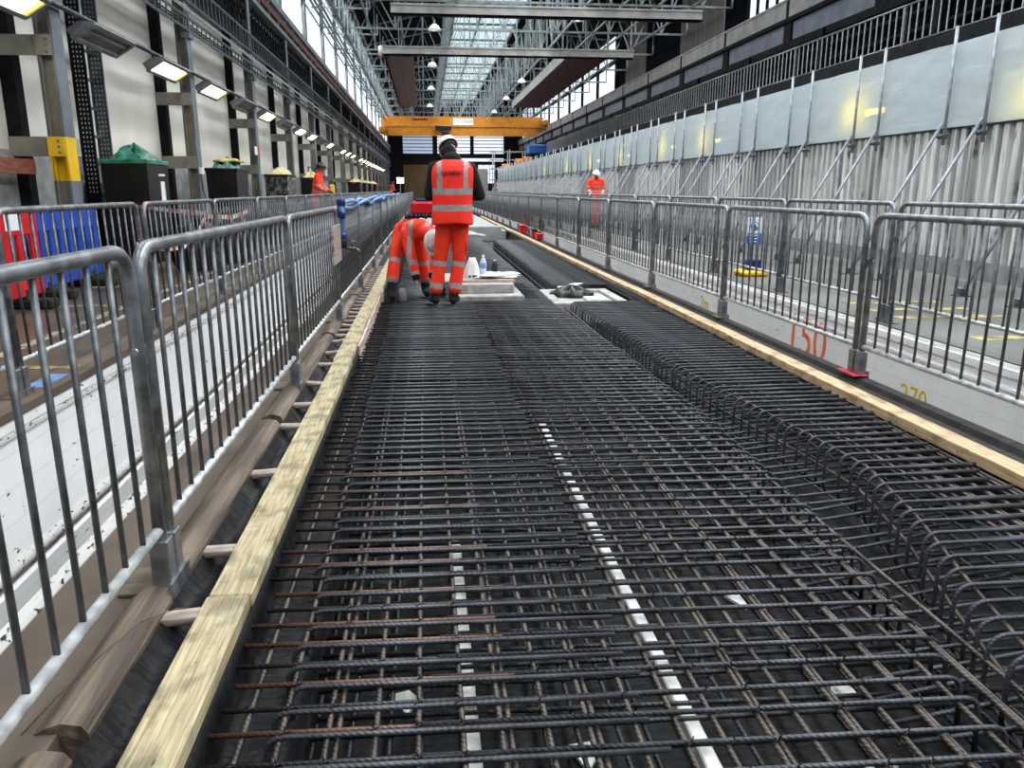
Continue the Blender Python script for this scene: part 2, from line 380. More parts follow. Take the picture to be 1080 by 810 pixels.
def text(name, body, size, m, mtl, parent=None, extrude=.0008, shear=0):
    cu = bpy.data.curves.new(name, 'FONT'); cu.body = body; cu.size = size; cu.extrude = extrude; cu.shear = shear
    cu.align_x = 'CENTER'; cu.align_y = 'CENTER'
    t = bpy.data.objects.new(name, cu); C.objects.link(t); bpy.context.view_layer.update()
    dg = bpy.context.evaluated_depsgraph_get()
    me = bpy.data.meshes.new_from_object(t.evaluated_get(dg)); bpy.data.objects.remove(t)
    me.materials.clear(); me.materials.append(M[mtl])
    o = obj(name, me, parent); o.matrix_local = m; return o
def frame(ox, xaxis, yaxis):
    x = V(xaxis).normalized(); y = V(yaxis).normalized(); z = x.cross(y)
    return Matrix(((x.x, y.x, z.x, ox[0]), (x.y, y.y, z.y, ox[1]), (x.z, y.z, z.z, ox[2]), (0, 0, 0, 1)))
ORD = ['first', 'second', 'third', 'fourth', 'fifth', 'sixth', 'seventh', 'eighth', 'ninth', 'tenth', 'eleventh', 'twelfth', 'thirteenth', 'fourteenth', 'fifteenth', 'sixteenth',
       'seventeenth', 'eighteenth', 'nineteenth', 'twentieth']
ORD += ['twenty-' + x for x in ORD[:9]] + ['thirtieth'] + ['thirty-' + x for x in ORD[:9]] + ['fortieth'] + ['forty-' + x for x in ORD[:9]] + ['fiftieth'] + ['fifty-' + x for x in ORD[:9]] + ['sixtieth'] + ['sixty-' + x for x in ORD[:9]]

# ------------------------------------------------------------------ the building
Y0, Y1 = -14, 112
# floors and pits
b = MB(); b.box(-5.5, -2.35, Y0, Y1, -.3, .05); struct(b.build('floor', 'floor_l'))
b = MB(); b.box(4.15, 13.4, Y0, Y1, -.3, .05); struct(b.build('floor_right', 'floor_r'))
b = MB(); b.box(-2.5, -1.0, Y0, Y1, -1.4, -1.25); struct(b.build('floor_pit_left', 'mud'))
b = MB(); b.box(2.9, 4.3, Y0, Y1, -1.4, -1.25); struct(b.build('floor_pit_right', 'mud'))
b = MB(); b.box(-2.55, -2.34, Y0, Y1, -1.3, .0); b.box(-2.55, -2.325, Y0, Y1, -.06, .0)
struct(b.build('wall_pit_left', 'whitewall'))
b = MB(); b.prism([(-2.36, -1.25), (-2.29, -1.25), (-2.29, -.88), (-2.36, -.86)], Y0, Y1, 0); b.tube([(-2.32, Y0, -.80), (-2.32, Y1, -.80)], .034, 8, 1); b.box(-2.36, -2.325, Y0, Y1, -.1, -.075, 1)
struct(b.build('trim_1', ['whitewall', 'flake']))
b = MB(); b.box(-2.56, -2.32, Y0, Y1, .0, .052); struct(b.build('trim_2', 'mud'))
b = MB(); b.box(4.14, 4.35, Y0, Y1, -1.3, .035); b.box(4.125, 4.35, Y0, Y1, -.06, .0); struct(b.build('wall_pit_right', 'whitewall'))
b = MB(); b.prism([(4.16, -1.25), (4.09, -1.25), (4.09, -.78), (4.115, -.72), (4.16, -.70)], Y0, Y1); b.box(4.125, 4.16, Y0, Y1, -.16, -.135)
struct(b.build('trim_3', 'whitewall'))
# ledges beside the trench
b = MB(); b.box(-1.21, -.9, Y0, Y1, -1.3, -.005); struct(b.build('floor_ledge_left', 'mud'))
b = MB(); b.prism([(-1.25, -.12), (-1.205, -.12), (-1.205, .0), (-1.215, .015), (-1.25, .015)], Y0, Y1); struct(b.build('trim_4', 'flake'))
b = MB(); b.box(2.86, 2.97, Y0, Y1, -1.3, -.03); b.prism([(2.88, -.04), (2.98, -.04), (2.985, -.01), (2.97, .004), (2.90, .0)], Y0, Y1)
b.prism([(2.80, -.06), (2.86, -.06), (2.86, -.03), (2.80, -.035)], Y0, Y1)
struct(b.build('floor_ledge_right', 'dkslot'))
b = MB(); b.box(-.95, 2.9, Y0, Y1, -.8, -.40); struct(b.build('floor_trench', 'dkslot'))
# worn markings on the floors
b = MB()
b.box(-3.22, -3.13, Y0, Y1, .05, .053)
struct(b.build('floor_marking', 'wornline'))
b = MB()
for y, x0, x1 in ((5.6, -3.1, -2.42), (8.7, -4.1, -3.3), (10.4, -4.2, -3.2), (13.5, -4.2, -3.2)): b.box(x0, x1, y, y + .1, .05, .053)
struct(b.build('floor_marking', 'wornyellow'))
b = MB()
for y in (5.9, 7.0, 7.5, 8.0): b.box(4.5, 5.6, y, y + .16, .05, .053)
struct(b.build('floor_marking', 'wornyellow'))
b = MB(); b.box(-2.52, -2.4, 5.05, 5.42, .05, .054); struct(b.build('floor_marking', 'bluelight'))

# left wall
b = MB(); b.box(-5.5, -5.2, Y0, Y1, 0, 6.2); struct(b.build('wall_left', 'wall_l'))
b = MB(); b.box(-5.25, -5.17, Y0, Y1, .05, 1.74); struct(b.build('baseboard_left', 'dado'))
b = MB(); b.box(-5.0, -4.9, Y0, Y1, 5.26, 6.15)
y = Y0
while y < Y1:
    b.bar((-4.6, y, 5.3), (-4.6, y + .9, 6.12), .03); b.bar((-4.6, y + .9, 5.3), (-4.6, y, 6.12), .03); y += .45
struct(b.build('wall_left_lattice', 'blacksteel'))
b = MB(); b.box(-4.85, -4.44, Y0, Y1, 6.14, 6.26); b.box(-4.7, -4.6, Y0, Y1, 6.25, 6.76); b.box(-4.85, -4.44, Y0, Y1, 6.74, 6.93)
y = Y0 + 1
while y < Y1: b.box(-4.62, -4.46, y, y + .06, 6.25, 6.76); y += 1.5
struct(b.build('beam_crane_rail_left', 'greysteel'))
b = MB(); b.box(-4.60, -4.46, Y0, Y1, 6.42, 6.60); struct(b.build('trim_5', 'darkred'))
COLY = [10.95 + 5.98 * k for k in range(-4, 17)]
wn = 0
for i, y in enumerate(COLY):      # columns: an H section tied back to the wall
    a, c = y, y + .30
    b = MB()
    def seg(z0, z1, mi, mf):
        b.box(-4.53, -4.50, a, c, z0, z1, mf); b.box(-4.71, -4.68, a, c, z0, z1, mf); b.box(-4.68, -4.53, a + .1, a + .13, z0, z1, mi)
        b.box(-4.69, -4.67, a + .0, a + .1, z0, z1, mi)
    yel = i in (4, 13)
    seg(.05, 1.36, 0, 1)
    seg(1.36, 1.9, 2 if yel else 0, 2 if yel else 1)
    seg(1.9, 6.15, 0, 1)
    for z in (1.66, 2.86):
        b.box(-5.2, -4.66, a + .02, a + .045, z, z + .24, 0)
        b.box(-4.72, -4.52, a - .015, a + .02, z, z + .24, 2 if (yel and z < 2) else 0)
        for k in range(3):
            b.lathe([(.016, 0), (.016, -.018), (.008, -.022)], (-4.58, a - .014, z + .05 + k * .07), 8, 1, 'y')
    b.box(-4.60, -4.44, a - .01, c + .01, 4.1, 4.2, 1); b.box(-5.2, -5.03, a + .05, c - .05, .05, 6.1, 3)
    struct(b.build('column', ['tan', 'colgrey', 'yellow', 'blacksteel']))
    # clerestory window over this bay
    if y + 6 < Y1:
        wn += 1
        b = MB(); n = 44
        b.grid(lambda u, v, y=y: (-4.72 + .02 * (1 if int(round(u * 44)) % 2 else -1), y + .42 + u * 5.4, 6.93 + v * 3.6), n, 1, 0, False)
        struct(b.build('window_%d' % wn, 'window'))
b = MB()
for y in COLY:
    b.box(-4.8, -4.6, y - .05, y + .40, 6.9, 11)
b.box(-4.85, -4.6, Y0, Y1, 10.4, 11.1); b.box(-4.78, -4.66, Y0, Y1, 8.6, 8.68)
struct(b.build('wall_left_upper', 'greysteel'))
# end wall
YE = 112
b = MB()
for x0, x1, z0, z1 in ((-5.5, 13.4, -.3, .1), (-5.5, -2.8, 0, 13), (-2.8, 13.4, 8.36, 13), (1.2, 1.85, 5.9, 9), (6.3, 6.8, 5.9, 9), (10.9, 13.4, 4.5, 9), (-2.8, 10.9, 5.42, 6.02), (-2.8, 13.4, 4.55, 5.0),
                       (6.2, 7.4, 0, 4.6), (9.7, 13.4, 0, 4.6), (-2.8, 4.8, 5.0, 5.5), (7.4, 9.7, 0, 2.1)):
    b.box(x0, x1, YE, YE + .4, z0, z1)
for z in (6.35, 6.8, 7.25, 7.7, 8.1): b.box(-2.8, 10.9, YE, YE + .1, z, z + .09)
for x in (8.1, 8.9): b.box(x, x + .07, YE, YE + .1, 2.1, 4.6)
b.box(7.4, 9.7, YE, YE + .1, 3.4, 3.46)
struct(b.build('wall_end', 'blacksteel'))
b = MB(); b.box(-2.8, 6.2, YE - .05, YE + .3, 0, 4.55); struct(b.build('wall_end_boarding', 'brownboard'))
for x0, x1, z0, z1, mm in ((-2.8, 1.2, 6.0, 8.38, 'windowgrey'), (1.85, 6.3, 6.0, 8.38, 'window'), (6.8, 10.9, 6.0, 8.38, 'window'), (4.8, 10.9, 5.02, 5.42, 'window'), (7.4, 9.7, 2.1, 4.55, 'window')):
    wn += 1; b = MB(); b.box(x0, x1, YE + .2, YE + .24, z0, z1); struct(b.build('window_%d' % wn, mm))
# right side: crane runway beams, cladding, windows
b = MB(); b.box(12.9, 13.3, Y0, Y1, 7.12, 7.74); b.box(12.86, 13.3, Y0, Y1, 7.70, 7.78)
struct(b.build('beam_crane_rail_right', 'beamgrey'))
b = MB()
for k in range(-4, 18):
    y = 10.95 + 5.98 * k; b.box(12.87, 13.0, y - .08, y + .08, 7.1, 7.72)
b.box(12.84, 13.3, Y0, Y1, 6.98, 7.12); struct(b.build('trim_6', 'blacksteel'))
b = MB(); b.box(13.0, 13.3, Y0, Y1, 6.34, 7.0); struct(b.build('beam_lower_right', 'beamblue'))
b = MB(); b.box(12.9, 13.3, Y0, Y1, 6.1, 6.34)
for k in range(-4, 18):
    y = 10.95 + 5.98 * k; b.box(12.93, 13.1, y - .3, y + .3, 6.34, 7.0)
struct(b.build('trim_7', 'blacksteel'))
b = MB(); b.box(13.2, 13.5, Y0, Y1, .05, 6.5); struct(b.build('wall_right', 'roofdark'))
b = MB()
for z in (4.6, 5.0, 5.35, 5.8): b.tube([(13.05, Y0, z), (13.05, Y1, z)], .06, 6)
for k in range(-2, 18): b.box(12.8, 13.1, 8 + k * 5.98, 8.3 + k * 5.98, 4, 6.3)
struct(b.build('trim_8', 'blacksteel'))
b = MB(); b.box(11.9, 13.3, Y0, Y1, 4.4, 4.7); struct(b.build('floor_mezzanine', 'dkslot'))
b = MB(); b.box(10.9, 11.2, Y0, Y1, .05, 4.4); struct(b.build('wall_right_lower', 'blacksteel'))
b = MB(); b.box(11.2, 13.3, Y0, 79, 4.2, 4.41); struct(b.build('beam_mezzanine', 'blacksteel'))
def clad(y0, y1, mm):
    b = MB(); n = max(2, int((y1 - y0) / .12)); b.grid(lambda u, v: (13.2 + .03 * (int(round(u * n)) % 2), y0 + u * (y1 - y0), 7.85 + v * 4), n, 1, 0, False)
    struct(b.build('wall_right_cladding', mm))
clad(Y0, 23.2, 'navy'); clad(33.4, 36, 'navy'); clad(36, 42.1, 'boards'); clad(42.1, 48.6, 'navy'); clad(48.6, 53.5, 'boards'); clad(53.5, 55.8, 'navy')
def rwin(y0, y1):
    global wn
    wn += 1; b = MB(); n = int((y1 - y0) / .125); b.grid(lambda u, v: (13.2 + .02 * (int(round(u * n)) % 2), y0 + u * (y1 - y0), 7.9 + v * 3.6), n, 1, 0, False)
    struct(b.build('window_%d' % wn, 'window'))
rwin(23.2, 28.0); rwin(28.4, 33.4)
for k in range(9): rwin(56.0 + 5.98 * k, 61.6 + 5.98 * k)
b = MB()
for k in range(10): b.box(13.05, 13.3, 55.6 + 5.98 * k, 55.98 + 5.98 * k, 7.8, 11.7)
b.box(13.05, 13.3, 55, Y1, 9.6, 9.72); b.box(13.05, 13.35, Y0, Y1, 11.4, 12)
for y in [23.2 + .9 * k for k in range(12)]: b.box(13.1, 13.2, y, y + .08, 7.9, 11.4)
struct(b.build('wall_right_upper', 'blacksteel'))
# roof
b = MB()
b.prism([(-5.5, 10.9), (2.0, 12.35), (2.0, 12.55), (-5.5, 11.1)], Y0, Y1 + 1); b.prism([(6.6, 12.35), (13.5, 11.7), (13.5, 11.9), (6.6, 12.55)], Y0, Y1 + 1)
struct(b.build('ceiling', 'roofdark'))
b = MB()
for y in COLY:
    b.box(2.0, 6.6, y - .1, y + .1, 12.3, 12.5)
for x in (2.0, 6.5, 3.9): b.box(x, x + .12, Y0, Y1, 12.25, 12.5)
struct(b.build('trim_9', 'truss'))
for y in COLY:
    if y + 6 > Y1: continue
    wn += 1; b = MB(); b.box(2.1, 6.5, y + .1, y + 5.88, 12.42, 12.46); struct(b.build('window_%d' % wn, 'skylight'))

# trusses
def truss(y):
    b = MB(); w = .085
    zb = 8.7
    def top(x): return 10.55 + (x + 5.1) * (1.6 / 7.1) if x < 2 else (12.1 if x < 6.6 else 12.1 - (x - 6.6) * .09)
    b.bar((-5.1, y, zb), (13.1, y, zb), w, w); xs = [-5.1 + 1.3 * k for k in range(15)]
    for i, x in enumerate(xs):
        b.bar((x, y, zb), (x, y, top(x)), .07)
        if i + 1 < len(xs):
            x2 = xs[i + 1]; b.bar((x, y, top(x)), (x2, y, top(x2)), w)
            if i % 2: b.bar((x, y, zb), (x2, y, top(x2)), .055)
            else: b.bar((x, y, top(x)), (x2, y, zb), .055)
    struct(b.build('roof_truss_beam', 'truss'))
for y in COLY:
    if y < 108: truss(y)
def lattice(x, z0, z1, name):
    b = MB(); b.bar((x, Y0, z0), (x, Y1, z0), .1); b.bar((x, Y0, z1), (x, Y1, z1), .1)
    y = COLY[0]; k = 0
    while y < Y1 - 2:
        b.bar((x, y, z0), (x, y, z1), .08); b.bar((x, y, z0 if k % 2 else z1), (x, y + 1.994, z1 if k % 2 else z0), .07); y += 1.994; k += 1
    struct(b.build(name, 'truss'))
lattice(1.5, 8.8, 11.8, 'roof_lattice_beam'); lattice(7.0, 8.8, 11.9, 'roof_lattice_beam'); lattice(-3.6, 8.6, 10.6, 'roof_lattice_beam')
b = MB()
for x in (-2.4, -.9, 8.5, 10, 11.5): b.bar((x, Y0, 8.78), (x, Y1, 8.78), .08)
for x in (-4.3, -4.1, -3.9): b.tube([(x, Y0, 8.5 - .35 * (x + 4.3)), (x, Y1, 8.5 - .35 * (x + 4.3))], .06, 6)
for y in COLY: b.bar((-5.0, y + 3, 8.95), (-2.2, y + 3, 8.95), .07); b.bar((-2.2, y + 3, 8.95), (-2.2, y + 3, 9.9), .06)
struct(b.build('roof_purlin_beam', 'truss'))
# suspended runway beams under the roof
def ibeam_x(x0, x1, y, zb, h, name):
    b = MB(); b.box(x0, x1, y, y + .35, zb, zb + .06, 1); b.box(x0, x1, y + .02, y + .06, zb + .05, zb + h, 0); b.box(x0, x1, y - .02, y + .4, zb + h - .08, zb + h, 0)
    b.box(x0, x1, y, y + .06, zb, zb + .16, 0)
    return struct(b.build(name, ['beamwhite', 'blacksteel']))
ibeam_x(-1.15, 11.4, 33.6, 7.9, .42, 'roof_cross_beam')
ibeam_x(-1.95, 11.05, 43.2, 7.9, .44, 'roof_cross_beam')
b = MB(); b.lathe([(.0, 7.9), (.22, 7.9), (.22, 8.34), (.0, 8.34)], (-1.95, 43.42, 0), 16); struct(b.build('roof_cross_beam', 'beamwhite'))
b = MB(); b.box(-1.9, -.4, 43.6, 69, 7.88, 8.0, 0); b.box(-1.9, -1.8, 43.6, 69, 7.88, 8.4, 0); b.box(-.2, -.14, 43.6, 69, 7.95, 8.05, 1)
for k in range(3): b.box(-1.7 + .5 * k, -1.65 + .5 * k, 43.6, 69, 7.82, 7.88, 0)
struct(b.build('roof_runway_beam', ['darkred', 'beamgrey']))
b = MB(); b.box(7.5, 9.7, 43.6, 69, 7.9, 8.0, 0); b.box(7.42, 7.5, 43.6, 69, 7.85, 8.4, 1)
struct(b.build('roof_runway_beam', ['darkred', 'beamgrey']))
# high bay lamps hanging from the trusses
def highbay(x, y, z, label):
    t = thing('high_bay_lamp', label, 'lamp', (x, y, z), group='high bay lamps under the roof')
    b = MB(); b.lathe([(.03, .0), (.05, .12), (.05, .2)], (0, 0, .12), 12); b.build('housing', 'greysteel', t)
    b = MB(); b.lathe([(.30, -.12), (.29, -.1), (.2, .05), (.08, .14)], (0, 0, 0), 20); b.build('lamp_shade', 'white', t)
    b = MB(); b.ell((0, 0, -.06), (.2, .2, .07), 12, 6); b.build('bulb', 'lampbulb', t)
    b = MB(); b.tube([(0, 0, .3), (0, 0, 8.9 - z)], .015, 6); b.build('hanger', 'blacksteel', t)
M['lampbulb'] = emis('high_bay_bulb', (240, 244, 246), 1.6)
for k, (x, y) in enumerate(((.62, 38.6), (.62, 49.5), (.62, 60.6), (.62, 72.7))):
    highbay(x, y, 8.38, '%s white high bay lamp from the front in the roof row left of the skylight' % ORD[k])
for k, (x, y) in enumerate(((6.8, 36.5), (6.8, 46.6), (6.8, 57), (6.8, 67.5), (6.8, 79))):
    highbay(x, y, 8.5, '%s white high bay lamp from the front in the roof row right of the skylight' % ORD[k])

# overhead travelling crane
t = thing('overhead_crane', 'orange overhead travelling crane spanning the hall below the roof trusses', 'crane', (0, 86.5, 6.68))
b = MB(); b.prism([(-4.2, .92), (12.5, .92), (12.5, 1.94), (-4.2, 1.94)], -.3, .3); b.build('girder', 'orangecrane', t)
b = MB(); b.prism([(-4.1, .03), (11.6, .03), (12.9, .7), (12.9, .92), (-4.2, .92)], -.18, .18); b.build('lower_girder', 'orangecrane', t)
for x in (-4.2, 12.75):
    b = MB(); b.cbox(x - .25, x + .3, -1.6, 1.6, 0.26 if x < 0 else 1.1, .8 if x < 0 else 1.6, .04); b.build('end_carriage', 'orangecrane', t)
b = MB(); b.box(3.1, 5.2, -.34, -.301, 1.10, 1.76); pl = b.build('sign_plate', 'signwhite', t)
text('lettering', '10 TONNE', .42, frame((4.15, -.345, 1.43), (1, 0, 0), (0, 0, 1)), 'signink', pl, shear=.25)
b = MB(); b.cbox(1.2, 2.9, -.9, -.31, .55, 1.0, .05); b.cbox(1.9, 2.6, -.95, -.4, .1, .5, .08); b.tube([(2.2, -.7, .1), (2.2, -.7, -.4)], .05, 8); b.build('hoist', 'black', t)
b = MB(); b.box(-1.1, .5, -.33, -.301, 1.55, 1.72); b.build('nameplate', 'darkred', t)

# ------------------------------------------------------------------ left wall services
lamp_y = [9.75, 12.55, 15.45, 18.5, 21.55, 24.5, 27.6, 30.7, 33.8, 36.9, 40, 43.1, 46.2, 49.3, 52.6, 55.6, 58.7, 61.8, 65, 68, 71, 74, 77, 80, 83, 86, 90]
unlit = {1, 4, 6, 9, 11, 15}
lamp_me = {}
def wall_lamp(y, lit, label):
    t = thing('wall_lamp', label, 'lamp', (-4.45, y, 3.30), group='linear lamps along the left wall'); t.rotation_euler.y = -.55
    if not lamp_me:
        b = MB(); L = .76
        # open trough housing, mouth facing down and out
        b.prism([(-.17, .11), (.05, .11), (.18, .0), (.155, -.0), (.05, .09), (-.15, .09), (-.15, -.03), (-.17, -.03)], -L, L)
        b.prism([(-.17, .11), (.05, .11), (.18, 0), (-.17, -.03)], -L - .02, -L); b.prism([(-.17, .11), (.05, .11), (.18, 0), (-.17, -.03)], L, L + .02)
        b.box(-.17, .18, -L - .02, -L + .05, -.032, -.0); b.box(-.17, .18, L - .05, L + .02, -.032, 0); b.box(-.19, -.13, -L, L, -.035, 0); b.box(.13, .19, -L, L, -.03, .01)
        lamp_me['h'] = b.mesh('housing', 'lampshell')
        b = MB(); b.box(-.13, .13, -L + .05, L - .16, -.012, .0, 0); b.box(-.13, .13, L - .16, L - .05, -.012, .0, 1)
        lamp_me['lit'] = b.mesh('lens', ['lampglow', 'lampedge'])
        b = MB(); b.box(-.13, .13, -L + .05, L - .05, .01, .02); b.tube([(.03, -L + .1, 0), (.03, L - .1, 0)], .022, 8); lamp_me['off'] = b.mesh('lens', 'lampshell')
        b = MB(); b.box(-.02, .02, -.3, -.26, .1, .17); b.box(-.02, .02, .26, .3, .1, .17); lamp_me['br'] = b.mesh('bracket', 'blacksteel')
    obj('housing', lamp_me['h'], t); obj('lens', lamp_me['lit' if lit else 'off'], t); obj('bracket', lamp_me['br'], t)
nl = nu = 0
for k, y in enumerate(lamp_y):
    lit = k not in unlit
    if lit: lab = '%s lit linear lamp from the front on the left wall rail' % ORD[nl]; nl += 1
    else: lab = '%s unlit grey linear lamp from the front on the left wall rail' % ORD[nu]; nu += 1
    wall_lamp(y, lit, lab)
b = MB(); b.tube([(-4.43, Y0, 3.45), (-4.43, Y1, 3.45)], .035, 8); struct(b.build('trim_10', 'cablegrey'))
def tray(z0, z1, x, label):
    t = thing('cable_ladder', label, 'cable tray', (x, 0, z0))
    b = MB(); b.box(-.03, .0, Y0, Y1, 0, .05); b.box(-.03, 0, Y0, Y1, z1 - z0 - .05, z1 - z0); b.build('side_rail', 'cablegrey', t)
    b = MB(); y = Y0
    while y < Y1: b.box(-.025, -.01, y, y + .05, .04, z1 - z0 - .04); y += .33
    tag(b.build('rung', 'cablegrey', t), kind='stuff')
    b = MB()
    for q in range(3): b.tube([(-.05, Y0, .06 + q * .05), (-.05, Y1, .06 + q * .05)], .018, 5)
    b.build('cable', 'black', t)
tray(4.22, 4.5, -4.46, 'lower grey cable ladder running along the left columns above the lamps')
tray(4.77, 5.24, -4.46, 'upper grey cable ladder running along the left columns under the runway')
b = MB()
for z in (4.58, 4.62): b.tube([(-4.43, Y0, z), (-4.43, Y1, z)], .015, 6)
struct(b.build('trim_11', 'galv_light'))
# vertical cable ladder by the first column
t = thing('cable_riser', 'tall perforated vertical cable ladder fixed to the wall beside the yellow column', 'cable tray', (-5.05, 13.1, .3))
for q, y0 in enumerate((-.25, .40)):
    b = MB(); b.box(-.02, .18, y0, y0 + .02, 0, 5.0, 0); b.box(.17, .18, y0 - .03, y0, 0, 5.0, 0); b.box(-.02, -.01, y0 - .03, y0, 0, 5.0, 0)
    for r in range(62):
        for c in range(3): b.box(.022 + c * .05, .04 + c * .05, y0 - .003, y0 - .001, .9 + r * .066, .93 + r * .066, 1)
    b.build('perforated_rail', ['blacksteel' if q == 0 else 'cablegrey', 'galv_light'], t)
for k in range(11):
    b = MB(); b.box(.02, .06, -.22, .40, .9 + k * .41, .94 + k * .41); b.build('rung', 'cablegrey', t)
b = MB(); b.box(-.1, .0, -.1, 1.2, .1, 1.05); b.build('back_plate', 'cablegrey', t)
# signs on the wall, timber rail
o = MB(); o.box(-4.98, -4.88, 6.5, 10.9, 1.44, 1.62); o.box(-4.90, -4.86, 9.2, 9.25, 1.42, 1.64); tag(o.build('wooden_rail', 'palletred'), 'red brown wooden rail along the wall left of the yellow column', 'rail')
t = thing('notice_board', 'small dark notice with white lines on the wall at the left edge', 'sign', (-5.19, 10.45, 2.25))
b = MB(); b.box(0, .015, -.6, .1, -.28, .2); b.build('plate', 'blacksteel', t)
b = MB(); b.box(.015, .018, -.5, .05, .1, .17); b.box(.015, .018, -.5, .05, -.22, -.12); b.build('white_panel', 'signwhite', t)
t = thing('warning_sign', 'amber triangular warning sign on the cream wall above the second black bin', 'sign', (-5.19, 19.3, 2.15))
b = MB(); b.prism([(-.17, 0), (.17, 0), (0, .33)], 0, .012, axis='x'); b.build('plate', 'signamber', t)
b = MB(); b.prism([(-.03, .08), (.02, .08), (.03, .2), (-.0, .2)], .012, .015, axis='x'); b.build('pictogram', 'signink', t)
t = thing('exit_sign', 'small red and white sign sticking out from the third column', 'sign', (-4.47, 22.92, 2.25))
b = MB(); b.box(0, .02, -.25, .0, -.1, .12); b.build('red_panel', 'signred', t); b = MB(); b.box(0, .02, -.55, -.25, -.1, .12); b.build('white_panel', 'signwhite', t)
t = thing('junction_box', 'small white junction box with cable on the second column', 'box', (-4.46, 16.95, 1.55))
b = MB(); b.cbox(-.03, .05, -.06, .06, 0, .13, .01); b.build('box', 'white', t); b = MB(); b.tube(fillet([(.0, 0, 0), (.0, .0, -.3), (.08, .35, -.75)], .2), .01, 6); b.build('cable', 'black', t)

# ------------------------------------------------------------------ pedestrian barriers
bar_cache = {}
def barrier_parts(L):
    PX = -.075 if L < 2.6 else -.13
    if L in bar_cache: return bar_cache[L]
    h = 1.1; r = .0215
    b = MB(); b.tube(fillet([(0, .03, .06), (0, .03, h - r), (0, L - .03, h - r), (0, L - .03, .06)], .11, 6), r, 10); fr = b.mesh('frame', 'galv')
    b = MB(); b.tube([(0, .03, .2), (0, L - .03, .2)], .017, 8); lr = b.mesh('lower_rail', 'galv_light')
    b = MB(); b.tube([(0, 0, .2), (0, 0, h - r)], .0085, 6); br = b.mesh('upright_bar', 'galv_dark')
    b = MB(); b.cbox(-.03, .03, -.03, .03, .008, .17, .004, 0); b.box(PX, .036, -.055, .055, 0, .009, 1); b.box(.03, .04, -.055, .055, -.02, .035, 0)
    ft = b.mesh('foot', ['galv', 'plate'])
    b = MB(); b.tube([(.0, -.03, .0), (.0, .045, .0)], .012, 6); b.box(-.012, .012, .03, .05, -.05, .012); hk = b.mesh('coupling_hook', 'galv')
    bar_cache[L] = (fr, lr, br, ft, hk); return bar_cache[L]
def barrier(x, y, z, L, label, group, flip=1, tilt=0):
    t = thing('crowd_barrier', label, 'barrier', (x, y, z), group=group); t.rotation_euler = (0, tilt, random.uniform(-.004, .004))
    fr, lr, br, ft, hk = barrier_parts(L)
    obj('frame', fr, t); obj('lower_rail', lr, t)
    n = int(round(L / .145)) - 1
    for k in range(n): obj('upright_bar', br, t, (0, .03 + (L - .06) * (k + 1) / (n + 1), 0))
    for yy in (.03, L - .03):
        f = obj('foot', ft, t, (0, yy, 0)); f.rotation_euler.z = 0 if flip > 0 else PI
    obj('coupling_hook', hk, t, (0, L - .03, .78))
    return t
for k in range(22):
    barrier(-.86 + random.uniform(-.008, .008), .0 - .19 + 2.66 * k, .0, 2.645, '%s galvanised crowd barrier from the front in the row beside the left timber' % ORD[k], 'front row of barriers left of the trench', tilt=random.uniform(-.008, .008))
for k in range(22):
    barrier(2.945 + random.uniform(-.006, .006), 2.5 + 2.55 * k, .006, 2.535, '%s galvanised crowd barrier from the front in the row beside the right timber' % ORD[k], 'front row of barriers right of the trench', 1, tilt=random.uniform(-.008, .008))
for k in range(24):
    barrier(-2.42 + random.uniform(-.015, .015), 2.45 + 2.41 * k, .052, 2.38, '%s galvanised crowd barrier from the front on the far edge of the left pit' % ORD[k], 'back row of barriers on the left floor', tilt=-.02)
for k in range(24):
    barrier(4.24 + random.uniform(-.015, .015), 4.58 + 2.28 * k, .05, 2.24, '%s galvanised crowd barrier from the front on the far edge of the right pit' % ORD[k], 'back row of barriers on the right floor', -1)
# red spray on the feet of the right barrier joint
o = MB(); o.box(2.872, 2.976, 4.93, 5.17, .0155, .0185)
tag(o.build('spray_mark', 'redpaint'), 'red spray paint mark at the foot of the right barrier joint', 'paint mark')

# ------------------------------------------------------------------ trench: membrane, timbers, battens
def rnd_noise(seed):
    r = random.Random(seed); ph = [(r.uniform(.4, 9), r.uniform(0, 6.28), r.uniform(.3, 1)) for _ in range(7)]
    return lambda t: sum(a * math.sin(f * t + p) for f, p, a in ph) / 3
prof = [(-.835, -.02), (-.80, -.06), (-.76, -.09), (-.725, -.056), (-.60, -.056), (-.585, -.06), (-.575, -.11), (-.56, -.16), (-.5, -.175), (-.42, -.18), (-.38, -.2), (-.36, -.33), (-.1, -.335), (.6, -.335), (1.4, -.335), (2.0, -.335), (2.55, -.33), (2.62, -.2), (2.64, -.1), (2.65, -.07), (2.76, -.065), (2.82, -.05)]
nz = [rnd_noise(i) for i in range(len(prof) * 2)]
amp = [.004, .02, .025, .004, .0, .0, .012, .014, .012, .01, .012, .012, .006, .006, .006, .006, .012, .02, .02, .002, .0, .01]
b = MB(); NY = 460
def mf(u, v):
    i = int(round(u * (len(prof) - 1))); y = .3 + v * 24.9 * v ** .35
    return (prof[i][0] + (nz[2 * i](y * 2.3) * amp[i] * .6 if 0 < i < len(prof) - 1 else 0), y, prof[i][1] + nz[2 * i + 1](y * 2.9) * amp[i])
b.grid(mf, len(prof) - 1, NY)
tag(b.build('membrane_sheet', 'membrane'), 'wrinkled black polythene membrane lining the trench under the reinforcement', 'membrane')

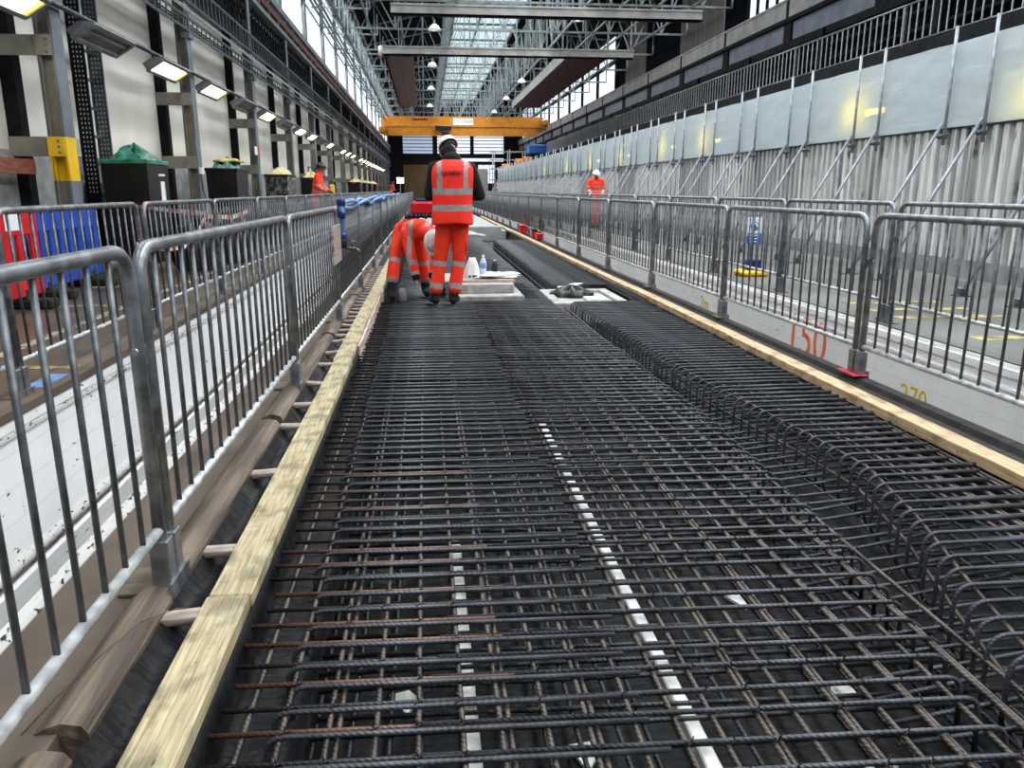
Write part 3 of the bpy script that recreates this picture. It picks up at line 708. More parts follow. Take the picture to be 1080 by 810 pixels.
ys = [-1.25, 2.35, 5.95, 9.55, 13.15, 16.75, 20.35, 23.95, 27.55, 31.15, 34.75, 38.35, 41.95]
for k, (a, c) in enumerate(zip(ys, ys[1:])):
    x = -.72 + .006 * math.sin(k * 2.1)
    o = MB(); o.cbox(x, x + .132, a + .003, c - .003, -.05, 0, .004)
    o = o.build('timber_plank', 'timber'); tag(o, '%s pale timber plank from the front along the left trench edge' % ORD[k], 'plank', 'timber planks along the left trench edge')
ysr = [-.5, 6.7, 10.3, 13.9, 17.5, 21.1, 24.7, 28.3, 31.9, 35.5, 39.1]
for k, (a, c) in enumerate(zip(ysr, ysr[1:])):
    x = 2.645 + .008 * math.sin(k * 1.7)
    o = MB(); o.cbox(x, x + .115, a + .003, c - .003, -.062, 0, .004)
    tag(o.build('timber_plank', 'timber_r'), '%s yellowish timber plank from the front along the right trench edge' % ORD[k], 'plank', 'timber planks along the right trench edge')
o = MB(); o.cbox(-.588, -.566, 6.5, 10.4, -.17, -.004, .003); tag(o.build('face_board', 'pinkboard'), 'pale pinkish board nailed inside the left timber near the workers', 'board')
# old sleeper edging
for k in range(13):
    a = -1.0 + 2.66 * k
    o = MB(); o.prism([(-.95, -.3), (-.835, -.3), (-.83, -.01), (-.845, .012), (-.89, .022), (-.93, .01), (-.955, -.004)], a + .06, a + 2.63)
    tag(o.build('edge_sleeper', 'oldtimber'), '%s muddy old sleeper from the front edging the brown ledge' % ORD[k], 'sleeper', 'sleepers edging the left ledge')
bat = [1.3, 2.28, 2.74, 3.55, 4.3, 4.75, 5.3, 5.9, 6.35] + [6.85 + .27 * k for k in range(26)]
for k, y in enumerate(bat):
    o = MB(); x = .0; a = random.uniform(-.012, .012)
    o.cbox(-.06, .055, -.03, .03, -.012, .012, .002)
    o = o.build('wooden_batten', 'batten', None, (-.776, y, -.03)); o.rotation_euler = (0, random.uniform(-.1, .1), random.uniform(-.15, .15))
    tag(o, '%s short wooden batten from the front bridging sleeper and left timber' % ORD[k], 'batten', 'battens between sleepers and the left timber')
# loose wire on the ledge
o = MB(); o.tube([(-.98, 1.72, .0), (-.95, 1.85, .012), (-.9, 2.0, .03), (-.85, 2.15, .035), (-.79, 2.28, .0), (-.76, 2.3, -.01)], .0018, 5)
tag(o.build('tie_wire', 'rust'), 'thin rusty tie wire lying across the brown ledge', 'wire')

# ------------------------------------------------------------------ reinforcement
RX = [(1.0, 1.38), (1.6, 1.44), (2.06, 1.52), (2.8, 1.63), (4.43, 1.70), (6.5, 1.66), (9, 1.56), (23, 1.5)]
CX = [(1.0, 1.5), (1.9, 1.62), (2.6, 1.86), (3.4, 2.02), (4.2, 1.95), (5.1, 1.83), (9.05, 1.66), (20.6, 1.72)]
mat_t = thing('rebar_mat', 'wide dark rebar mat of crossing steel bars filling the left and middle of the trench', 'rebar mat')
ZT = -.09
def bar_mesh(name, pts, r, mtl, n=7):
    b = MB(); b.tube(pts, r, n); return b.mesh(name, mtl)
RB = .0078
meA = bar_mesh('starter_bar', [(0, 0, 0), (.78, 0, 0)], .0072, 'rust'); meA2 = bar_mesh('starter_bar', [(0, 0, 0), (.72, 0, 0)], .0072, 'rebar_low')
meB = bar_mesh('hooked_bar', fillet([(0.0, 0, -.15), (0, 0, 0), (.98, 0, 0)], .045, 5), RB, 'rebar')
meB_short = bar_mesh('hooked_bar', fillet([(0.0, 0, -.15), (0, 0, 0), (.66, 0, 0)], .045, 5), RB, 'rebar'); meC_short = bar_mesh('bent_bar', fillet([(-.3, 0, 0), (0, 0, 0), (.01, 0, -.2)], .05, 5), RB, 'rebar')
meC = bar_mesh('bent_bar', fillet([(-1.52, 0, 0), (0, 0, 0), (.01, 0, -.2)], .05, 5), RB, 'rebar')
ypos = []; y = .95
while y < 23: ypos.append(y + random.uniform(-.008, .008)); y += .104 if y < 12 else .115
def blocked(y): return 9.75 < y < 11.55
restA = MB(); restB = MB(); restC = MB()
def rest(mb, me, loc, rz):
    mtx = Matrix.Translation(loc) @ Matrix.Rotation(rz, 4, 'Z')
    mb.add([mtx @ v.co for v in me.vertices], [tuple(p.vertices) for p in me.polygons], 0, True)
for k, y in enumerate(ypos):
    rz = -.032 + random.uniform(-.006, .006)
    xA = -.56 + random.uniform(-.03, .02); xB = -.42 + random.uniform(-.02, .02); xR = lerp_tab(RX, y - .04) + random.uniform(-.008, .008)
    for me, nm, x, dy, dz, rs in ((meA, 'starter_bar', xA, .0, -.002, restA), (meB, 'hooked_bar', xB, -.018, 0, restB), (meC, 'bent_bar', xR, -.02 - .034 * (xR - xB) * 0 + .0, 0, restC)):
        yy = y + dy - (.032 * (x + .56)) + (.0 if nm != 'bent_bar' else .019)
        if blocked(yy):
            if nm == 'bent_bar': me = meC_short
            elif nm == 'hooked_bar': me = meB_short
            else: me = meB_short; x += .02
        if k < 100:
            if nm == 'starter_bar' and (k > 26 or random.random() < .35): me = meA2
            o = obj(nm, me, mat_t, (x, yy, ZT + dz + random.uniform(-.003, .003)), rz)
        else: rest(rs, me, (x, yy, ZT + dz), rz)
for mb, nm, mm in ((restA, 'starter_bar', 'rebar_low'), (restB, 'hooked_bar', 'rebar'), (restC, 'bent_bar', 'rebar')):
    tag(mb.build(nm, mm, mat_t), kind='stuff')
meL = bar_mesh('lengthwise_bar', [(0, 0, 0), (0, 11, 0), (0, 22, 0)], .0082, 'longi')
meL9 = bar_mesh('lengthwise_bar', [(0, 0, 0), (0, 8.9, 0)], .0082, 'longi')
bar_far = bar_mesh('lengthwise_bar', [(0, 0, 0), (0, 11.4, 0)], .0082, 'longi')
x = -.505; k = 0
while x < 1.68:
    dx = random.uniform(-.01, .01)
    o = obj('lengthwise_bar', meL9 if .3 < x < 1.3 else meL, mat_t, (x + dx, .9, ZT - .017)); o.rotation_euler.z = random.uniform(-.0012, .0012)
    if .3 < x < 1.3: obj('lengthwise_bar', bar_far, mat_t, (x + dx, 11.55, ZT - .017))
    if k % 2 == 0 and x > -.42 and k not in (4, 10):
        o = obj('lengthwise_bar', meL9, mat_t, (x + dx + .024, .9, ZT - .03)); o.rotation_euler.z = random.uniform(-.0015, .0015)
    x += .112; k += 1
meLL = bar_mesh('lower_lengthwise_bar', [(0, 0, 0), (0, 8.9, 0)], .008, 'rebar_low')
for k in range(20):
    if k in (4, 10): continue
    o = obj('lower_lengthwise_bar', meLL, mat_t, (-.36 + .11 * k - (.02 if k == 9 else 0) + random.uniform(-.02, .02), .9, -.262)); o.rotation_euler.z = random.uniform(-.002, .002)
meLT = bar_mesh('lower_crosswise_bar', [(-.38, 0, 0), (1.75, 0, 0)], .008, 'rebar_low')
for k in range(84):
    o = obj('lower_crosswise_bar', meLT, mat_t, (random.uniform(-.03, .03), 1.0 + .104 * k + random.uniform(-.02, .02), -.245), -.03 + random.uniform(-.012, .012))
# tie wire knots where bars cross
tk = MB()
for y in ypos:
    if y > 6.5: break
    for q in range(20):
        x = -.505 + .112 * q
        if random.random() < .45:
            p = V((x + .005, y - .032 * (x + .56) - .012, ZT + .009))
            tk.tube([p + V((-.012, -.008, -.006)), p, p + V((.012, .008, -.006))], .0022, 4)
            tk.tube([p, p + V((random.uniform(-.01, .01), random.uniform(-.01, .01), .018))], .0018, 4)
tag(tk.build('tie_wire', 'black', mat_t), kind='stuff')

def cage(name, ya, yb, label, n_ind, step, xr=2.6, link=True):
    t = thing(name, label, 'rebar cage')
    ZC = -.022
    me_o = bar_mesh('top_bar', [(0, 0, 0), (1.0, 0, 0)], RB, 'rebar')
    me_k = bar_mesh('link_bar', fillet([(-.22, 0, -.015), (.15, 0, 0), (.62, 0, .03)], .1, 3), .0075, 'rebar')
    rs = MB(); ro = MB(); y = ya; k = 0
    while y < yb:
        xl = lerp_tab(CX, y) + random.uniform(-.008, .008); yy = y + random.uniform(-.008, .008); rz = random.uniform(-.012, .006)
        xe = xr + random.uniform(-.09, .0); L = xe - xl; ts = min(.78, L - .03)
        me_s = bar_mesh('stirrup', fillet([(L, 0, -.25), (0, 0, -.25), (0, 0, 0), (ts, 0, 0)], .06, 5), RB, 'rebar')
        tl = min(1.0, L - .2)
        if k < n_ind:
            obj('stirrup', me_s, t, (xl, yy, ZC), rz)
            o = obj('top_bar', me_o, t, (xe - tl, yy + .018, ZC - .002), rz); o.scale.x = tl
            if link and y < 7: obj('link_bar', me_k, t, (lerp_tab(RX, y) , yy + .03, -.2), random.uniform(.0, .16))
        else:
            rest(rs, me_s, (xl, yy, ZC), rz); ro.tube([(xe - tl, yy + .018, ZC), (xe, yy + .018, ZC)], RB, 7)
        y += step; k += 1
    if rs.v: tag(rs.build('stirrup', 'rebar', t), kind='stuff'); tag(ro.build('top_bar', 'rebar', t), kind='stuff')
    if link:
        for q in range(16):
            o = obj('top_bar', me_o, t, (2.45, 9.12 + .1 * q, ZC), random.uniform(-.1, .1)); o.scale.x = .16
        for x in (2.47, 2.55): b = MB(); b.tube([(x, 9.0, ZC - .018), (x, 10.7, ZC - .018)], .008, 7); b.build('lengthwise_bar', 'longi', t)
    # lengthwise bars follow the stepped edge, then run straight
    for q, (dx, dz) in enumerate(((.06, -.018), (.03, -.13), (.02, -.25))):
        pts = [(lerp_tab(CX, ya + (yb - ya) * i / 14) + dx, ya + (yb - ya) * i / 14, ZC + dz) for i in range(15)]
        b = MB(); b.tube(pts, .008, 7); b.build('lengthwise_bar', 'longi', t)
    xs = [1.98 + .11 * q for q in range(6)]
    for x in xs:
        y0 = ya
        while lerp_tab(CX, y0) + .1 > x and y0 < 4: y0 += .1
        if x < 2.15: y0 = max(y0, 4.3) if ya < 4 else ya
        b = MB(); b.tube([(x, y0, ZC - .018), (x, yb, ZC - .018)], .008, 7); b.build('lengthwise_bar', 'longi', t)
        b = MB(); b.tube([(x + .02, y0, ZC - .25), (x + .02, yb, ZC - .25)], .008, 7); b.build('lengthwise_bar', 'rebar_low', t)
    for x in (2.25, 2.33, 2.41, 2.49, 2.56):
        if ya < 4:
            b = MB(); b.tube([(x, ya, ZC - .018), (x, 4.4, ZC - .018)], .008, 7); b.build('lengthwise_bar', 'longi', t)
    return t
cage('rebar_cage', 1.1, 9.05, 'near raised dark rebar cage along the right timber, in front of the concrete chamber', 80, .1)
cage('rebar_cage', 10.72, 20.6, 'far raised dark rebar cage along the right timber, behind the concrete chamber', 90, .11, link=False)
# mat of short bars right beside chamber
# concrete spacer strips on the trench floor
for x, lab in ((.095, 'left'), (.745, 'right')):
    o = MB(); y = .9
    while y < (3.3 if x < .5 else 4.6):
        o.cbox(x - .023, x + .023, y, y + .58, -.335, -.275, .005); y += .6
    tag(o.build('spacer_strip', 'strip'), '%s of the two white concrete spacer strips glimpsed under the rebar mat' % lab, 'spacer')
for k, (x, y, r) in enumerate(((-.1, 2.2, .4), (-.03, 1.72, 1.0), (.42, 1.9, .2), (1.25, 1.75, .7), (1.32, 2.1, 1.4), (1.2, 2.7, .3))):
    o = MB(); o.prism([(-.06, -.02), (.06, -.035), (.05, .03), (-.0, .04)], 0, .012, axis='x'); o = o.build('plywood_offcut', 'strip', None, (x, y, -.323)); o.rotation_euler = (0, PI / 2 - .03, r)
    tag(o, ['pale plywood offcut lying under the left part of the rebar mat', 'pale offcut lowest under the left rebar near the front edge', 'pale offcut between the two white spacer strips', 'pale offcut under the rebar right end nearest the camera',
            'pale offcut under the rebar mat beside the gap to the cage', 'pale offcut deeper under the right end of the rebar mat'][k], 'offcut', 'offcuts under the rebar')

# concrete upstand blocks
t = thing('concrete_upstand', 'square two-tier pale concrete chamber cover standing in the mat behind the standing worker', 'concrete chamber', (0, 0, 0))
b = MB(); b.cbox(.3, 1.2, 9.72, 11.5, -.33, -.03, .012); b.build('base', 'concrete', t)
b = MB(); b.cbox(.36, 1.1, 9.95, 11.4, -.03, .09, .01); b.build('upper_tier', 'concrete', t)
t = thing('plywood_board', 'thin plywood board lying on the pale concrete chamber cover', 'board', (.68, 10.62, .09))
b = MB(); b.cbox(-.45, .45, -.5, .5, 0, .02, .003); b.build('sheet', 'board', t); b = MB(); b.cbox(-.4, .44, -.49, -.46, .0205, .03, .003); b.build('edge_strip', 'batten', t)
t = thing('drawing_papers', 'crumpled white drawing sheets lying on the plywood board', 'papers', (.9, 10.55, .11))
for q in range(3):
    b = MB(); ph = q * 1.3
    b.grid(lambda u, v: ((u - .5) * .56 + .02 * q, (v - .5) * .42 + .03 * math.sin(q), .008 + .012 * q + .012 * math.sin(u * 9 + ph) * math.sin(v * 6 + ph) + .012), 14, 10)
    o = b.build('sheet', 'paper', t); o.rotation_euler.z = q * .35
    md = o.modifiers.new('thick', 'SOLIDIFY'); md.thickness = .002
def bottle(x, y, z, h, r, mm, cap, label, grp=None):
    t = thing('bottle', label, 'bottle', (x, y, z))
    b = MB(); b.lathe([(r * .85, 0), (r, .01), (r, h * .35), (r * .93, h * .4), (r, h * .45), (r, h * .68), (r * .75, h * .8), (r * .36, h * .9), (r * .36, h * .95)], n=18); b.build('body', mm, t)
    b = MB(); b.lathe([(r * .42, h * .94), (r * .42, h), (r * .38, h * 1.005)], n=14); b.build('cap', cap, t)
    return t
bt = bottle(.745, 10.5, .11, .30, .042, 'water', 'white', 'clear plastic water bottle standing on the plywood board')
b = MB(); b.lathe([(.0435, .13), (.0435, .2)], n=18); b.build('bottle_label', 'bluelight', bt)
bt = bottle(.93, 10.9, .11, .2, .04, 'black', 'white', 'small black bottle with white cap on the board behind the papers')
t = thing('carrier_bag', 'crumpled white printed carrier bag on the plywood board beside the water bottle', 'bag', (.6, 10.5, .11))
b = MB()
def bagf(u, v):
    a = 2 * PI * u; r = (.115 + .012 * math.sin(5 * a) + .01 * math.sin(9 * a + v * 5)) * (1 - .72 * v ** 1.6) + .004
    return (r * math.cos(a), r * .8 * math.sin(a), .26 * v + .012 * math.sin(3 * a) * v)
b.grid(bagf, 28, 10); b.add([bagf(i / 28, 0) for i in range(28)], [tuple(range(28))]); b.add([bagf(i / 28, 1) for i in range(28)], [tuple(range(28))]); b.build('body', 'paper', t)
b = MB(); b.grid(lambda u, v: tuple(V(bagf(.68 + .15 * u, .06 + .1 * v)) * 1.02), 6, 3); o = b.build('print', 'bluedk', t)
# second chamber between the cages
t = thing('concrete_chamber', 'low open concrete chamber frame between the near and far rebar cages', 'concrete chamber', (0, 0, 0))
b = MB()
for x0, x1, y0, y1 in ((1.5, 1.62, 9.2, 10.55), (2.3, 2.42, 9.2, 10.55), (1.62, 2.3, 9.2, 9.32), (1.62, 2.3, 10.43, 10.55)): b.cbox(x0, x1, y0, y1, -.33, -.06, .008)
b.box(1.6, 2.32, 9.3, 10.45, -.33, -.1); b.build('frame', 'concrete', t)
b = MB(); b.cbox(1.95, 2.22, 9.45, 9.75, -.1, -.055, .005); b.build('step', 'strip', t)
t = thing('rubbish_bag', 'black plastic rubbish heap lying in the concrete chamber', 'bag', (1.86, 10.05, -.1))
b = MB()
rr = random.Random(3); phs = [rr.uniform(0, 6) for _ in range(6)]
b.grid(lambda u, v: (lambda a, th: ((.26 * math.cos(a) * math.sin(th)) * (1 + .16 * math.sin(4 * a + phs[0]) + .1 * math.sin(7 * a + 5 * th + phs[1])), (.17 * math.sin(a) * math.sin(th)) * (1 + .14 * math.sin(5 * a + phs[2])), max(0, .12 * math.cos(th)) * (1 + .3 * math.sin(5 * a + phs[3])) + .002))(2 * PI * u, PI / 2 * (1 - v) + .001), 36, 12)
b.build('sack', 'black', t)
b = MB(); b.grid(lambda u, v: (-.16 + .34 * u, .12 + .1 * v, .1 + .05 * u + .02 * math.sin(8 * u + 3 * v)), 10, 4); o = b.build('paper_scrap', 'paper', t); o.modifiers.new('t', 'SOLIDIFY').thickness = .003
# finished slab beyond the reinforcement
o = MB(); o.box(-.55, 2.6, 26, Y1, -.4, -.05); struct(o.build('floor_slab', 'slab'))
t = thing('curing_blanket', 'light grey folded sheet heaped at the far end of the rebar mat', 'sheet', (1.3, 24.1, -.08)); t.scale = (.6, .45, .6)
b = MB(); b.grid(lambda u, v: ((u - .5) * 1.3 + .15 * math.sin(v * 5), (v - .5) * 3.2, .03 + .14 * math.sin(PI * u) * (1 + .3 * math.sin(7 * v)) * (v * .6 + .4)), 14, 18); o = b.build('cloth', 'slab', t); o.modifiers.new('t', 'SOLIDIFY').thickness = .01
o = MB(); o.cbox(-.5, 2.4, 25.4, 25.9, -.35, .12, .02); tag(o.build('concrete_beam', 'slab'), 'pale low concrete edge across the trench beyond the far rebar', 'concrete edge')

# graffiti dimensions on the pit walls
def spray(body, size, y, z, mm, x=4.086, label=''):
    o = text('spray_number', body, size, frame((x, y, z), (0, -1, 0), (0, 0, 1)), mm); tag(o, label, 'paint mark'); return o
spray('150', .62, 8.15, -.36, 'orangepaint', 4.136, 'orange sprayed number 150 on the white right pit wall')
spray('270', .26, 6.15, -.50, 'yellowpaint', 4.136, 'yellow sprayed number 270 low on the right pit wall near the front')
spray('2m', .3, 11.4, -.42, 'yellowpaint', 4.136, 'yellow sprayed 2m on the right pit wall beyond the orange number')

# ------------------------------------------------------------------ hoarding on the right
t = thing('corrugated_hoarding', 'long stained white corrugated hoarding behind the right barriers', 'hoarding', (7.45, 0, 0))
HY0, HY1 = 5.6, 82
prng = random.Random(5)
y = HY0; k = 0
while y < HY1:
    w = 2.52; b = MB(); per = .2; n = int(w / per)
    pf = []
    for q in range(n):
        y0 = y + q * w / n; d = w / n
        pf += [(0, y0), (0, y0 + d * .45), (.06, y0 + d * .52), (.06, y0 + d * .93)]
    pf.append((0, y + w))
    vs = [(x, yy, .28) for x, yy in pf] + [(x, yy, 2.12) for x, yy in pf]; N = len(pf)
    b.add(vs, [(i, i + 1, N + i + 1, N + i) for i in range(N - 1)])
    o = b.build('corrugated_sheet', 'hoard2' if k in (4, 6, 9, 12) else 'hoard', t); o.modifiers.new('t', 'SOLIDIFY').thickness = .004
    y += w; k += 1
b = MB(); b.box(-.02, .16, HY0, HY1, .05, .3); b.build('plinth', 'greysteel', t)
b = MB(); b.box(-.03, .07, HY0, HY1, 2.08, 2.13); b.build('top_rail', 'black', t)
def sheet(y0, y1, seed, label):
    n1, n2, n3 = rnd_noise(seed), rnd_noise(seed + 1), rnd_noise(seed + 2)
    b = MB(); NU = int((y1 - y0) * 6)
    b.grid(lambda u, v: (7.40 + .014 * n1(u * (y1 - y0) * 1.3 + 3 * v) + .008 * n2(v * 7 + u * 11), y0 + u * (y1 - y0), 2.1 + 1.13 * v + (.006 * n3(u * (y1 - y0) * .9)) * v), NU, 12)
    o = b.build('plastic_sheeting', 'sheet'); tag(o, label, 'plastic sheet')
sheet(HY0, 29.9, 31, 'near length of translucent white plastic sheeting above the corrugated hoarding'); sheet(30.0, HY1, 41, 'far length of translucent white plastic sheeting above the corrugated hoarding')
b = MB(); b.tube([(0, 0, 1.86), (0, 0, 3.43)], .024, 8); p_pole = b.mesh('pole', 'scaf')
b = MB(); b.tube([(0.0, .05, 2.17), (-1.16, .05, .12)], .024, 8); p_br = b.mesh('brace', 'scaf')
b = MB(); b.cbox(-.05, .04, -.04, .09, 1.95, 2.01, .01); b.tube([(-.07, -.05, 1.98), (-.07, .1, 1.98)], .014, 6); p_cp = b.mesh('coupler', 'galv_dark')
b = MB(); b.box(-1.26, -1.07, -.02, .12, 0, .012); b.cbox(-1.21, -1.13, .01, .09, .012, .1, .01); p_ft = b.mesh('base_plate', 'galv_dark')
k = 0
for i in range(-1, 29):
    for off in (10.1, 10.93):
        y = off + 2.52 * i + random.uniform(-.05, .05)
        t = thing('scaffold_prop', '%s scaffold pole with raking brace from the front against the hoarding' % ORD[k], 'scaffold prop', (7.33, y, .05), group='raking scaffold props of the right hoarding'); k += 1
        for nm, me in (('pole', p_pole), ('brace', p_br), ('coupler', p_cp), ('base_plate', p_ft)):
            obj(nm, me, t, (0, 0, -.05 if nm in ('pole',) else (-.05 if nm != 'base_plate' else 0)))
# work lights behind the sheeting
for k, (y, z, s) in enumerate(((9.5, 2.35, .6), (13.6, 2.56, 1), (21.2, 2.52, .8), (25, 2.54, .7), (30.5, 2.5, .7), (36, 2.5, .8), (42, 2.4, .8), (50, 2.4, .8))):
    t = thing('work_light', '%s yellow work light from the front glowing behind the plastic sheeting' % ORD[k], 'lamp', (7.80, y, z), group='work lights behind the plastic sheeting')
    b = MB(); b.cbox(-.02, .06, -.34, .34, -.06, .06, .01); b.build('housing', 'lampshell', t); b = MB(); b.box(-.03, -.02, -.31 * s, .31 * s, -.05, .05); b.build('lens', 'yelglow', t)
    b = MB(); b.box(.06, .09, -.03, .03, -z + .05, .2); b.build('stand', 'greysteel', t)
# railing on the mezzanine
me_b = MB().bar((0, 0, .06), (0, 0, .98), .026).mesh('upright_bar', 'galv_light')
b = MB(); b.tube([(0, 0, .98), (0, 5.98, .98)], .03, 8); me_t = b.mesh('top_rail', 'galv'); b = MB(); b.tube([(0, 0, .08), (0, 5.98, .08)], .025, 8); me_l = b.mesh('lower_rail', 'galv')
for k in range(12):
    t = thing('guard_railing', '%s guard railing panel from the front on the upper walkway above the hoarding' % ORD[k], 'railing', (12.0, 8.0 + 5.98 * k, 4.70), group='guard railings of the upper walkway')
    obj('top_rail', me_t, t); obj('lower_rail', me_l, t)
    for q in range(20): obj('upright_bar', me_b, t, (0, .15 + q * .299, 0))
    b = MB(); b.cbox(-.03, .03, .02, .08, 0, .98, .004); b.build('post', 'galv_dark', t)
# scaffold and tarpaulin at the far right
t = thing('scaffold_tower', 'distant scaffold with grey tubes under a blue tarpaulin at the far right', 'scaffold', (7.2, 84, .05))
for x in (0, 1.6, 3.2):
    for y in (0, 2): b = MB(); b.tube([(x, y, 0), (x, y, 5.2)], .05, 6); b.build('pole', 'galv', t)
for z in (2.2, 3.3, 4.2, 5.0):
    for y in (0, 2): b = MB(); b.tube([(-.4, y, z), (3.5, y, z)], .045, 6); b.build('ledger', 'galv', t)
o = MB(); o.cbox(10.4, 12.8, 81, 83, 4.715, 5.62, .1); tag(o.build('tarpaulin', 'polytop'), 'blue tarpaulin bundle on the far right scaffold', 'tarpaulin')
for k, (x, z) in enumerate(((8.1, 3.4), (9.4, 3.9), (10.2, 4.1))):
    t = thing('machine_cover', '%s orange machine part from the left behind the far end of the hoarding' % ORD[k], 'machine', (x, 81, z)); b = MB(); b.cbox(-.4, .4, -.3, .3, -.5, .35, .08); b.lathe([(.3, -.36), (.3, -.3)], (0, 0, 0), 16, 0, 'y'); b.build('casing', 'orangecrane', t)
    b = MB(); b.bar((0, 0, -.5), (0, 0, -z + .05), .12); b.build('stand', 'blacksteel', t)
# far grey partition
o = MB(); o.box(5.2, 7.4, 95, 95.2, .05, 3.6); struct(o.build('partition_wall', 'dado'))

# ------------------------------------------------------------------ things along the left wall
def chapter8(x, y, mm, label, patch):
    t = thing('plastic_barrier', label, 'barrier', (x, y, .05)); L = 2.0
    b = MB(); b.cbox(-.025, .025, 0, L, .74, 1.0, .015)
    b.cbox(-.025, .025, 0, L, .12, .36, .015)
    for k in range(8): b.cbox(-.02, .02, k * (L - .15) / 7, k * (L - .15) / 7 + .15, .3, .8, .01)
    b.build('panel', mm, t)
    for yy in (.25, L - .45):
        b = MB(); b.cbox(-.28, .28, yy, yy + .2, 0, .1, .02); b.cbox(-.03, .03, yy + .03, yy + .17, .08, .2, .01); b.build('rubber_foot', 'rubber', t)
    if patch:
        for yy in (.72, 1.38):
            b = MB(); b.box(.0255, .028, yy, yy + .3, .8, .96); p = b.build('reflective_patch', 'signwhite', t)
    b = MB(); b.tube([(0, -.03, .5), (0, -.03, .8)], .02, 8); b.tube([(0, 0, .65), (0, -.03, .65)], .015, 6); b.build('hinge_pin', mm, t)
    return t
t = chapter8(-4.2, 7.0, 'red', 'red plastic pedestrian barrier with white reflective patches by the left wall', True); t.rotation_euler.z = -.04
t = chapter8(-4.24, 9.05, 'blue', 'blue plastic pedestrian barrier beside the red one by the left wall', False); t.rotation_euler.z = .03

def waste_bin(x, y, label, bag, wrap=False, h=1.6, w=.64, d=.95, note=False):
    t = thing('waste_bin', label, 'bin', (x, y, .05))
    b = MB(); b.prism([(-w / 2 + .04, .12), (w / 2 - .03, .12), (w / 2, h), (-w / 2, h)], 0, d); b.build('body', 'clearwrap' if wrap else 'black', t)
    b = MB(); b.cbox(-w / 2 - .02, w / 2 + .02, -.02, d + .02, h - .04, h + .03, .012); b.build('rim', bag if bag == 'greenbag' else 'black', t)
    for xx in (-w / 2 + .1, w / 2 - .1):
        for yy in (.1, d - .1):
            b = MB(); b.lathe([(.06, -.02), (.06, .02)], (xx, yy, .06), 12, 0, 'x'); b.build('wheel', 'rubber', t)
    r = random.Random(int(y * 10)); ph = [r.uniform(0, 6) for _ in range(5)]
    b = MB(); b.grid(lambda u, v: (lambda a, q: (w * .5 * math.cos(a) * (1 - q) * (1 + .08 * math.sin(5 * a + ph[0])), d / 2 + d * .5 * math.sin(a) * (1 - q) * (1 + .08 * math.sin(6 * a + ph[1])), h - .02 + .24 * math.sqrt(max(0, q)) * (1 + .2 * math.sin(3 * a + ph[2])) + .03 * math.sin(7 * a + 9 * q + ph[3])))(2 * PI * u, v), 36, 10)
    b.build('bag', bag, t)
    if note:
        b = MB(); b.box(w / 2 - .005, w / 2 + .006, d * .55, d * .75, 1.0, 1.32); b.box(w / 2 - .005, w / 2 + .004, d * .5, d * .8, 1.40, 1.43); b.build('paper_note', 'paper', t)
    if wrap:
        b = MB(); b.tube([(0, -.01, .9), (w / 2 + .02, -.01, 1.0), (w / 2 + .02, d, .85)], .06, 8); b.build('wrap_fold', 'clearwrap', t)
    return t
waste_bin(-4.32, 12.35, 'large black waste bin with green bag heap and a white note, nearest the front', 'greenbag', note=True)
waste_bin(-4.3, 17.9, 'black waste bin with yellow liner and teal plastic wrap, second from the front', 'tealbag', h=1.62, d=1.1)
o = MB(); o.grid(lambda u, v: (-4.5 + .5 * u + .03 * math.sin(7 * v), 18.1 + .7 * v, 1.86 + .07 * math.sin(PI * u) * math.sin(PI * v) + .015 * math.sin(9 * u)), 8, 8); o = o.build('plastic_liner', 'yellowbag'); o.modifiers.new('t', 'SOLIDIFY').thickness = .04
tag(o, 'crumpled yellow plastic liner lying on top of the second waste bin', 'bag')
waste_bin(-4.25, 24.0, 'dusty plastic-wrapped waste bin with cream sack on top, third from the front', 'creambag', True, h=1.6, d=1.5)
waste_bin(-4.15, 30.2, 'black waste bin with cream sack behind the worker at the left barriers', 'creambag', h=1.6, d=1.2)
for k, y in enumerate((48, 53, 58, 64)):
    waste_bin(-4.1, y, '%s of the distant black bins with pale bags under the left lamps' % ORD[k], 'creambag', h=1.6, d=2.0, w=.7)
# black sacks behind the left barrier
def sack(x, y, s, label):
    t = thing('rubbish_sack', label, 'bag', (x, y, .05)); r = random.Random(int(x * 77 + y * 13)); ph = [r.uniform(0, 6) for _ in range(5)]
    b = MB(); b.grid(lambda u, v: (lambda a, th: (s * .42 * math.cos(a) * math.sin(th) * (1 + .12 * math.sin(5 * a + ph[0]) + .06 * math.sin(9 * a + 4 * th)), s * .4 * math.sin(a) * math.sin(th) * (1 + .1 * math.sin(4 * a + ph[1])), s * max(0, .36 + .45 * math.cos(th)) * (1 + .08 * math.sin(6 * a + ph[2]))))(2 * PI * u, PI * v), 40, 16)
    b.build('body', 'black', t); b = MB(); b.tube([(0, 0, s * .78), (.02, .01, s * .86), (.07, .02, s * .9)], [.05, .03, .06], 8); b.build('knot', 'black', t)
sack(-3.5, 12.6, .9, 'black rubbish sack on the floor in front of the first waste bin')
sack(-3.3, 13.7, 1.0, 'larger black rubbish sack on the floor beside the first waste bin')
sack(-3.7, 15.2, .95, 'black rubbish sack on the floor between the first two waste bins')
sack(-3.45, 18.6, .9, 'black rubbish sack on the floor in front of the teal-wrapped bin')
